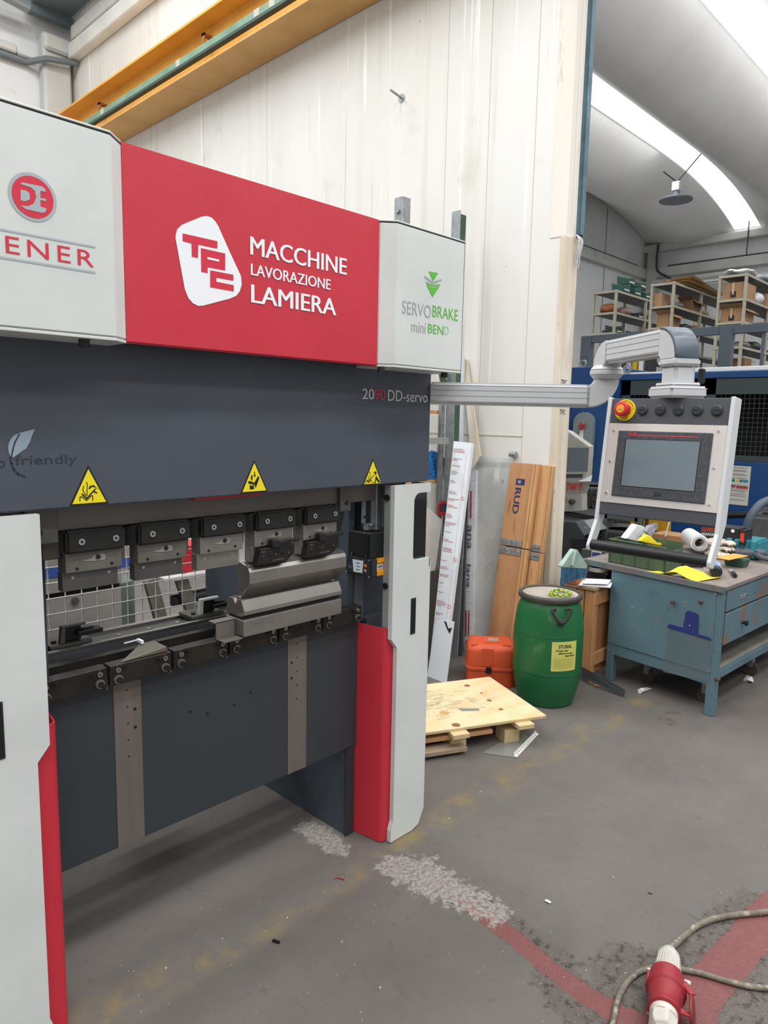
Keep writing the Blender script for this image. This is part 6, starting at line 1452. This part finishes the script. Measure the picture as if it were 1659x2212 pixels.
carton(11.8, 4.62, zc - .37 + .024, .4, .22, .18, 'low open carton deeper in on the second shelf of the middle unit', True, False, K('carton_dark', '8a684a', .8))
carton(12.05, 3.6, zc - .37 + .024, .3, .3, .2, 'narrow carton behind the white bag in the right shelving unit')
carton(12.4, 3.62, zc - .69 + .024, .4, .3, .14, 'low brown carton on the right unit, beyond the labelled carton')
carton(12.0, 4.62, zc - .69 + .024, .5, .3, .12, 'flat brown carton on the third shelf of the middle unit, behind the open one')
carton(11.35, 3.62, 2.36 + .024, .3, .25, .22, 'brown carton low on the right unit under the gallery beam', False, False, K('carton_dark', '8a684a'))
carton(11.6, 4.65, 1.98 + .024, .35, .25, .12, 'small brown carton low in the middle unit behind the swing arm')
pl2 = K('sheets_kraft', 'e2c79e', .7)
t = thing('kraft_sheets', 'bent brown packing sheets lying on top of the middle shelving unit', 'sheets', (11.5, 4.8, zc))
for k in range(3):
    b = B().grid(lambda u, v, k=k: (11.35 + 1.5 * u, 4.57 + .42 * v - .05 * k, zc + .012 + .03 * k + .05 * math.sin(3.1 * u + k) * (1 - .4 * v) * (k / 2)), 12, 4); n = len(b.v); fs = list(b.f)
    b.add([v + Vector((0, 0, .012)) for v in b.v], [tuple(reversed(f)) for f in fs]); b.build('packing_sheet', pl2, t, smooth=50)
def lump(c, sx, sy, sz, m_, nm, lab, cat, seed):
    rr = random.Random(seed); ph = [rr.uniform(0, 6) for _ in range(4)]
    def f(u, v):
        a = 2 * math.pi * u; e = math.pi * v - math.pi / 2; r_ = 1 + .14 * math.sin(3 * a + ph[0]) * math.cos(e) + .10 * math.sin(5 * a + 3 * e + ph[1])
        return (c[0] + sx * r_ * math.cos(e) * math.cos(a), c[1] + sy * r_ * math.cos(e) * math.sin(a), c[2] + sz * (1 + max(-1, math.sin(e) * r_)))
    single(B().grid(f, 20, 10), nm, m_, lab, cat, smooth=60)
whp = K('plastic_white', 'dfe0e3', .35)
lump((11.35, 3.76, zc), .38, .19, .05, whp, 'white_wrap', 'white bubble wrap heaped on top of the right shelving unit', 'wrapping', 1)
lump((12.1, 3.74, zc), .3, .18, .07, K('plastic_blue_grey', '7b8791', .4), 'grey_wrap', 'blue-grey plastic wrap on top of the right unit, beyond the white wrap', 'wrapping', 2)
lump((11.75, 3.68, zc - .355), .18, .12, .09, whp, 'white_bag', 'white plastic bag on the right shelving unit beside the labelled carton', 'bag', 3)
lump((11.15, 5.72, 3.74 - .355), .12, .14, .08, K('bag_orange_brown', '9a5f3c', .6), 'brown_bag', 'orange-brown bag on the second shelf of the left shelving unit', 'bag', 4)
lump((11.6, 5.7, 3.74 - .355), .14, .13, .08, K('bag_rosy', '957b74', .5), 'rosy_bag', 'dusty pink bag on the left shelving unit beside the brown bag', 'bag', 5)
lump((11.4, 4.75, 3.76 - .355), .14, .12, .05, K('part_grey', '6d7170', .5), 'metal_parts', 'heap of grey metal parts on the middle shelving unit', 'parts', 6)
lump((11.5, 3.75, 2.72 + .014), .22, .14, .06, K('part_olive', '6c6e62', .5), 'olive_parts', 'olive coloured heap on the right unit just under the gallery beam', 'parts', 7)
lump((12.0, 3.75, 2.72 + .014), .2, .14, .08, K('part_dark', '4b4d4c', .5), 'dark_parts', 'dark heap of parts on the right unit beside the olive heap', 'parts', 8)
lump((13.0, 3.75, 2.72 + .014), .2, .14, .06, K('part_tan', 'a08a70', .6), 'tan_parts', 'tan heap of parts far in on the right unit under the gallery beam', 'parts', 9)
lump((11.2, 5.74, 3.74 - .675), .10, .1, .04, K('part_dark', '4b4d4c'), 'small_parts', 'small dark heap on the third shelf of the left shelving unit', 'parts', 10)
lump((11.9, 4.78, 3.76 - .67), .16, .13, .07, K('part_dark', '4b4d4c'), 'dark_castings', 'dark castings on the third shelf of the middle unit, right of the open carton', 'parts', 11)
lump((12.5, 4.78, 3.76 - .345), .22, .13, .06, K('part_tan', 'a08a70'), 'tan_rags', 'tan rags far in on the second shelf of the middle unit', 'rags', 12)
lump((11.25, 3.76, 2.36 + .014 + .34), .12, .12, .05, K('part_grey', '6d7170'), 'grey_fittings', 'grey fittings at the near end of the right unit, just above the gallery beam', 'parts', 13)
lump((12.6, 3.76, 3.76 - .345), .2, .13, .07, K('part_tan', 'a08a70'), 'tan_sack', 'tan sack far in on the second shelf of the right unit', 'sack', 14)
lump((12.3, 5.74, 3.74 - .345), .2, .13, .07, K('part_dark', '4b4d4c'), 'dark_sack', 'dark sack far in on the second shelf of the left unit', 'sack', 15)
binm = K('bin_green', '34594f', .5); bind = K('bin_dark_green', '2c4a42', .5)
def bin_(x, y, z, lab, m_=binm, s_=1.):
    t = thing('storage_bin', lab, 'bin', (x, y, z), group='green bins on the shelving')
    b = B().hexa([(x, y, z), (x + .22 * s_, y, z), (x + .22 * s_, y + .14 * s_, z), (x, y + .14 * s_, z)], [(x, y - .02, z + .07 * s_), (x + .22 * s_, y, z + .12 * s_), (x + .22 * s_, y + .15 * s_, z + .12 * s_), (x, y + .15 * s_, z + .12 * s_)])
    b.build('bin_body', m_, t, bevel=.004); B().box(x + .03, y - .024, z + .03, x + .16 * s_, y - .018, z + .05).build('bin_label', K('label_white', 'e6e6e2'), t)
bl_ = ['leftmost green storage bin on top of the left shelving unit', 'second green storage bin on top of the left shelving unit', 'third green storage bin on top of the left shelving unit', 'green storage bin nearest the middle unit on the left unit top']
for k in range(4): bin_(11.25 + k * .42, 5.56, 3.74 + .0, bl_[k], s_=1.3)
bin_(11.5, 5.60, 3.74 + .16, 'green storage bin stacked on the bins of the left shelving unit', s_=1.3); bin_(11.95, 5.60, 3.74 + .16, 'second stacked green bin on the left shelving unit', s_=1.2)
bin_(11.9, 5.58, 3.74 - .355, 'green bin on the second shelf of the left unit, by the far post', bind); bin_(11.12, 5.58, 3.74 - .675, 'dark green box at the end of the left unit third shelf', bind, 1.2); bin_(11.8, 5.58, 3.74 - .675, 'green bin on the third shelf of the left unit near the swing arm', binm)
# binders seen under the swing arm
bc = (('c9a72e', 'yellow'), ('30343a', 'black'), ('b0b4b8', 'grey'), ('c9a72e', 'yellow'), ('d8dadc', 'white'), ('30343a', 'black'))
for k, (cc, nm_) in enumerate(bc):
    y_ = 5.30 - k * .10
    single(B().box(10.6, y_ - .07, 2.36, 10.85, y_, 2.62), 'binder', K('binder_' + nm_, cc, .5), ('yellow binder furthest left under the swing arm', 'black binder next to the leftmost yellow binder', 'grey binder between the black and the second yellow binder', 'second yellow binder of the row under the swing arm', 'white binder right of the second yellow binder', 'black binder at the right end of the row under the swing arm')[k], 'binder', 'binders under the swing arm', bevel=.003)
single(B().box(10.55, 4.60, 2.335, 10.9, 5.40, 2.358).box(10.57, 4.65, 0, 10.61, 4.69, 2.335).box(10.57, 5.30, 0, 10.61, 5.34, 2.335).box(10.85, 4.65, 0, 10.89, 4.69, 2.335).box(10.85, 5.30, 0, 10.89, 5.34, 2.335), 'binder_shelf', shp, 'narrow cream shelf stand carrying the row of binders', 'shelf')
t = thing('strip_light', 'switched off white strip lamp under the ledge of the far end wall', 'lamp', (XE - .5, 6.9, 5.35))
B().box(XE - .55, 5.9, 5.36, XE - .42, 8.3, 5.42).build('lamp_housing', K('lamp_white', 'e8e8e8'), t); B().cyl((XE - .48, 5.95, 5.33), (XE - .48, 8.25, 5.33), .03).build('tube', K('lamp_tube', 'd8dadb', .3), t)

# ================================================================== BEHIND THE MACHINE (seen through the throat)
gcab = K('cabinet_beige', '8f8c88', .5, col2='86837f', scale=4)
t = thing('floor_cabinet', 'beige-grey cabinet with a blue stripe standing behind the press brake', 'cabinet', (1.3, 3.9, 0))
B().box(.7, 3.6, 0, 1.70, 4.3, .690).build('cabinet_body', gcab, t, bevel=.004)
B().box(.7, 3.59, .715, 1.70, 4.3, 1.45).build('cabinet_upper', gcab, t, bevel=.004)
B().box(.7, 3.62, .690, 1.70, 4.28, .715).build('shadow_gap', hole, t)
B().box(.7, 3.585, .80, 1.76, 3.592, .852).build('blue_stripe', K('stripe_blue', '2f4fa0', .5), t)
B().cyl((1.45, 3.60, .66), (1.45, 3.585, .66), .018, n=14).build('lock', K('lock_dark', '4a4a48', .4), t)
for x_ in (1.05, 1.38): B().box(x_, 3.588, .715, x_ + .005, 3.60, 1.45).build('door_gap', K('gap_dark', '4e4c4a', .7), t)
B().cyl((1.74, 3.80, 0), (1.74, 3.80, .69), .12, n=28).build('round_pillar', K('pillar_green_grey', '6f7672', .5), t, smooth=40)
t = thing('work_table', 'pale grey table with slanted steel legs behind the press brake', 'table', (2.1, 3.7, 0))
B().box(1.90, 3.5, .70, 2.7, 4.1, .725).build('table_top', K('table_pale', 'c0c0be', .5), t, bevel=.003)
for xa_, xb_ in ((1.84, 2.02), (2.02, 2.26)): B().bar((xb_, 3.55, 0), (xa_, 3.55, .72), .07, .03, up=(0, 1, 0)).build('slanted_leg', grey_steel, t)
single(B().cyl((2.0, 3.6, .56), (2.5, 3.6, .57), .035, n=16), 'black_roll', black_plastic, 'black roll lying under the pale table behind the machine', 'roll', smooth=40)
single(B().box(2.02, 3.55, .727, 2.25, 3.8, .83).box(2.08, 3.55, .83, 2.2, 3.75, .88), 'red_box', K('box_red', 'b5202c', .5), 'red box standing on the pale table behind the machine', 'box', bevel=.004)
single(B().box(2.3, 3.5, .727, 2.5, 3.7, .80), 'peach_box', K('box_peach', 'e0a888', .6), 'peach coloured box beside the red box on the pale table', 'box', bevel=.004)

# ================================================================== POWER PLUG AND CABLES IN FRONT
a0_, a1_ = PZ(1446, 2052, .055), PZ(1430, 2235, .052)
ax_ = (a1_ - a0_); Ln = ax_.length; ax_.normalize(); ax_.z = 0; ax_.normalize()
pw = K('plug_white', 'c9c5bd', .4, col2='bbb7ae', scale=14); prd = K('plug_red', '962a32', .4, col2='88252d', scale=8)
t = thing('industrial_connector', 'red and white industrial power connector lying on the floor at the front right', 'plug', tuple(a0_ - Vector((0, 0, .05))))
KX = 1.27; axs = ax_ * KX
def sc(pr): return [(r, h * KX) for r, h in pr]
hw = B().lathe(sc([(.010, 0), (.020, .004), (.031, .022), (.034, .045), (.038, .078), (.041, .082), (.041, .092)]), a0_, ax_, 28); hw.build('rear_cover', pw, t, smooth=40)
sd = Vector((-ax_.y, ax_.x, 0)).normalized()
if sd.dot(Vector(R[0][0:1] + [R[1][0], 0]) if False else Vector((R[0][0], R[1][0], 0))) < 0: sd = -sd
for k in range(-4, 5): 
    up_ = Vector((0, 0, 1)); d_ = (up_ * math.cos(k * .22) + sd * math.sin(k * .22)); p_ = a0_ + axs * .035 + d_ * .0335
    B().bar(p_, a0_ + axs * .075 + d_ * .0375, .002, .002).build('grip_rib', pw, t)
B().obox(a0_ + axs * .088 + sd * .050, sd, ax_, (0, 0, 1), .025, .014, .008).obox(a0_ + axs * .088 - sd * .046, sd, ax_, (0, 0, 1), .016, .014, .008).build('latch_lug', pw, t, bevel=.002)
B().lathe(sc([(.040, .088), (.046, .090), (.048, .125), (.052, .128), (.053, .138), (.047, .142), (.044, .165), (.041, .185), (.043, .188), (.043, .196), (.036, .198)]), a0_, ax_, 32).build('red_housing', prd, t, smooth=35)
for s_ in (-1, 1): B().obox(a0_ + axs * .115 + sd * s_ * .048, sd, ax_, (0, 0, 1), .012, .055, .02).build('side_lug', prd, t, bevel=.003)
b = B().lathe(sc([(.030, .196), (.036, .200), (.036, .215)]), a0_, ax_, 24); b.build('nut_collar', pw, t, smooth=30)
B().lathe(sc([(.037, .213), (.037, .235), (.031, .245), (.020, .248), (.013, .262)]), a0_, ax_, 6).build('gland_nut', pw, t, bevel=.002)
# open flap with its arm
fl = a0_ + axs * .165 + sd * .068 + Vector((0, 0, -.004))
B().lathe([(.036, -.004), (.040, -.002), (.040, .004), (.030, .007)], fl, (sd + Vector((0, 0, .15))).normalized(), 28).build('flap', K('flap_dark_red', '7c2a28', .5), t, smooth=40)
B().bar(a0_ + axs * .118 + sd * .046 + Vector((0, 0, .022)), fl + Vector((0, 0, .028)) - axs * .02, .018, .008).build('flap_arm', prd, t, bevel=.002)
B().bar(a0_ + axs * .19 + sd * .038 + Vector((0, 0, .012)), fl + axs * .022 + Vector((0, 0, .01)), .016, .008).build('flap_arm', prd, t, bevel=.002)
cabm = K('cable_dusty', '7d756a', .65, col2='675f55', scale=30, stretch=(1, 1, 1), bump=.3, bscale=200, spots=[('a39b8e', 40, .55, .66, (1, 1, 1))])
zc1 = .0095
pts = [a0_ + Vector((0, 0, -.004)) - ax_ * -.004, a0_ - ax_ * .02 + Vector((.004, 0, -.012))] + [PZ(px, py, zc1) for px, py in ((1480, 2020), (1510, 1998), (1550, 1983), (1600, 1975), (1655, 1970), (1730, 1960), (1850, 1950), (2050, 1900), (2400, 1880))]
tag(B().tube(smooth_path(pts, 8), .0098, n=12).build('power_cable', cabm, smooth=60), 'thick dusty grey cable curving from the white end of the connector to the right', 'cable', 'cables of the connector')
pts = [PZ(px, py, .0085) for px, py in ((1300, 2300), (1322, 2220), (1333, 2165), (1350, 2128), (1375, 2103), (1402, 2092), (1430, 2090), (1475, 2095), (1520, 2104), (1570, 2119), (1620, 2131), (1680, 2135), (1800, 2130), (2000, 2080), (2300, 2060))]
tag(B().tube(smooth_path(pts, 8), .0082, n=12).build('power_cable', cabm, smooth=60), 'thinner dusty grey cable looping left and passing under the connector', 'cable', 'cables of the connector')
# bits on the floor
rr = random.Random(21)
single(B().bar(PZ(589, 2031, .004), PZ(604, 2036, .004), .007, .006), 'small_bolt', black_steel, 'tiny dark bolt lying on the floor in front of the table', 'bolt')
single(B().tube(smooth_path([PZ(722, 1897, .003), PZ(730, 1896, .003), PZ(744, 1900, .003)], 4), .002, n=6), 'red_wire', K('wire_red', 'a5342c', .5), 'short bent red wire end on the floor near the red column guard', 'wire')
single(B().hexa([PZ(1176, 1946), PZ(1188, 1952), PZ(1191, 1949), PZ(1180, 1943)], [PZ(1176, 1945, .004), PZ(1188, 1951, .005), PZ(1191, 1948, .005), PZ(1180, 1942, .004)]), 'white_chip', paper, 'small white chip on the open floor between the column and the connector', 'chip')
single(B().tube([PZ(1399, 1928, .002), PZ(1409, 1931, .002)], .0016, n=6), 'black_wire_end', black_plastic, 'tiny black wire end on the floor above the connector cable', 'wire')
single(B().tube([PZ(965, 1946, .003), PZ(980, 1950, .003)], .003, n=6), 'pale_pin', galv, 'pale metal pin at the tip of the red floor line', 'pin')
b = B()
for i in range(260):
    px, py = rr.uniform(180, 1659), rr.uniform(1600, 2212)
    if px < 950 and py < 1850: continue
    c = PZ(px, py, 0); s_ = rr.uniform(.0006, .0018)
    if rr.random() < .1: s_ *= 2
    b.obox(c + Vector((0, 0, s_ / 2)), (math.cos(i), math.sin(i), 0), (-math.sin(i), math.cos(i), 0), (0, 0, 1), s_ * 2, s_, s_)
tag(b.build('floor_crumbs', K('crumb_pale', 'bdb9b2', .7)), 'pale crumbs and metal dust scattered over the floor', 'debris', kind='stuff')
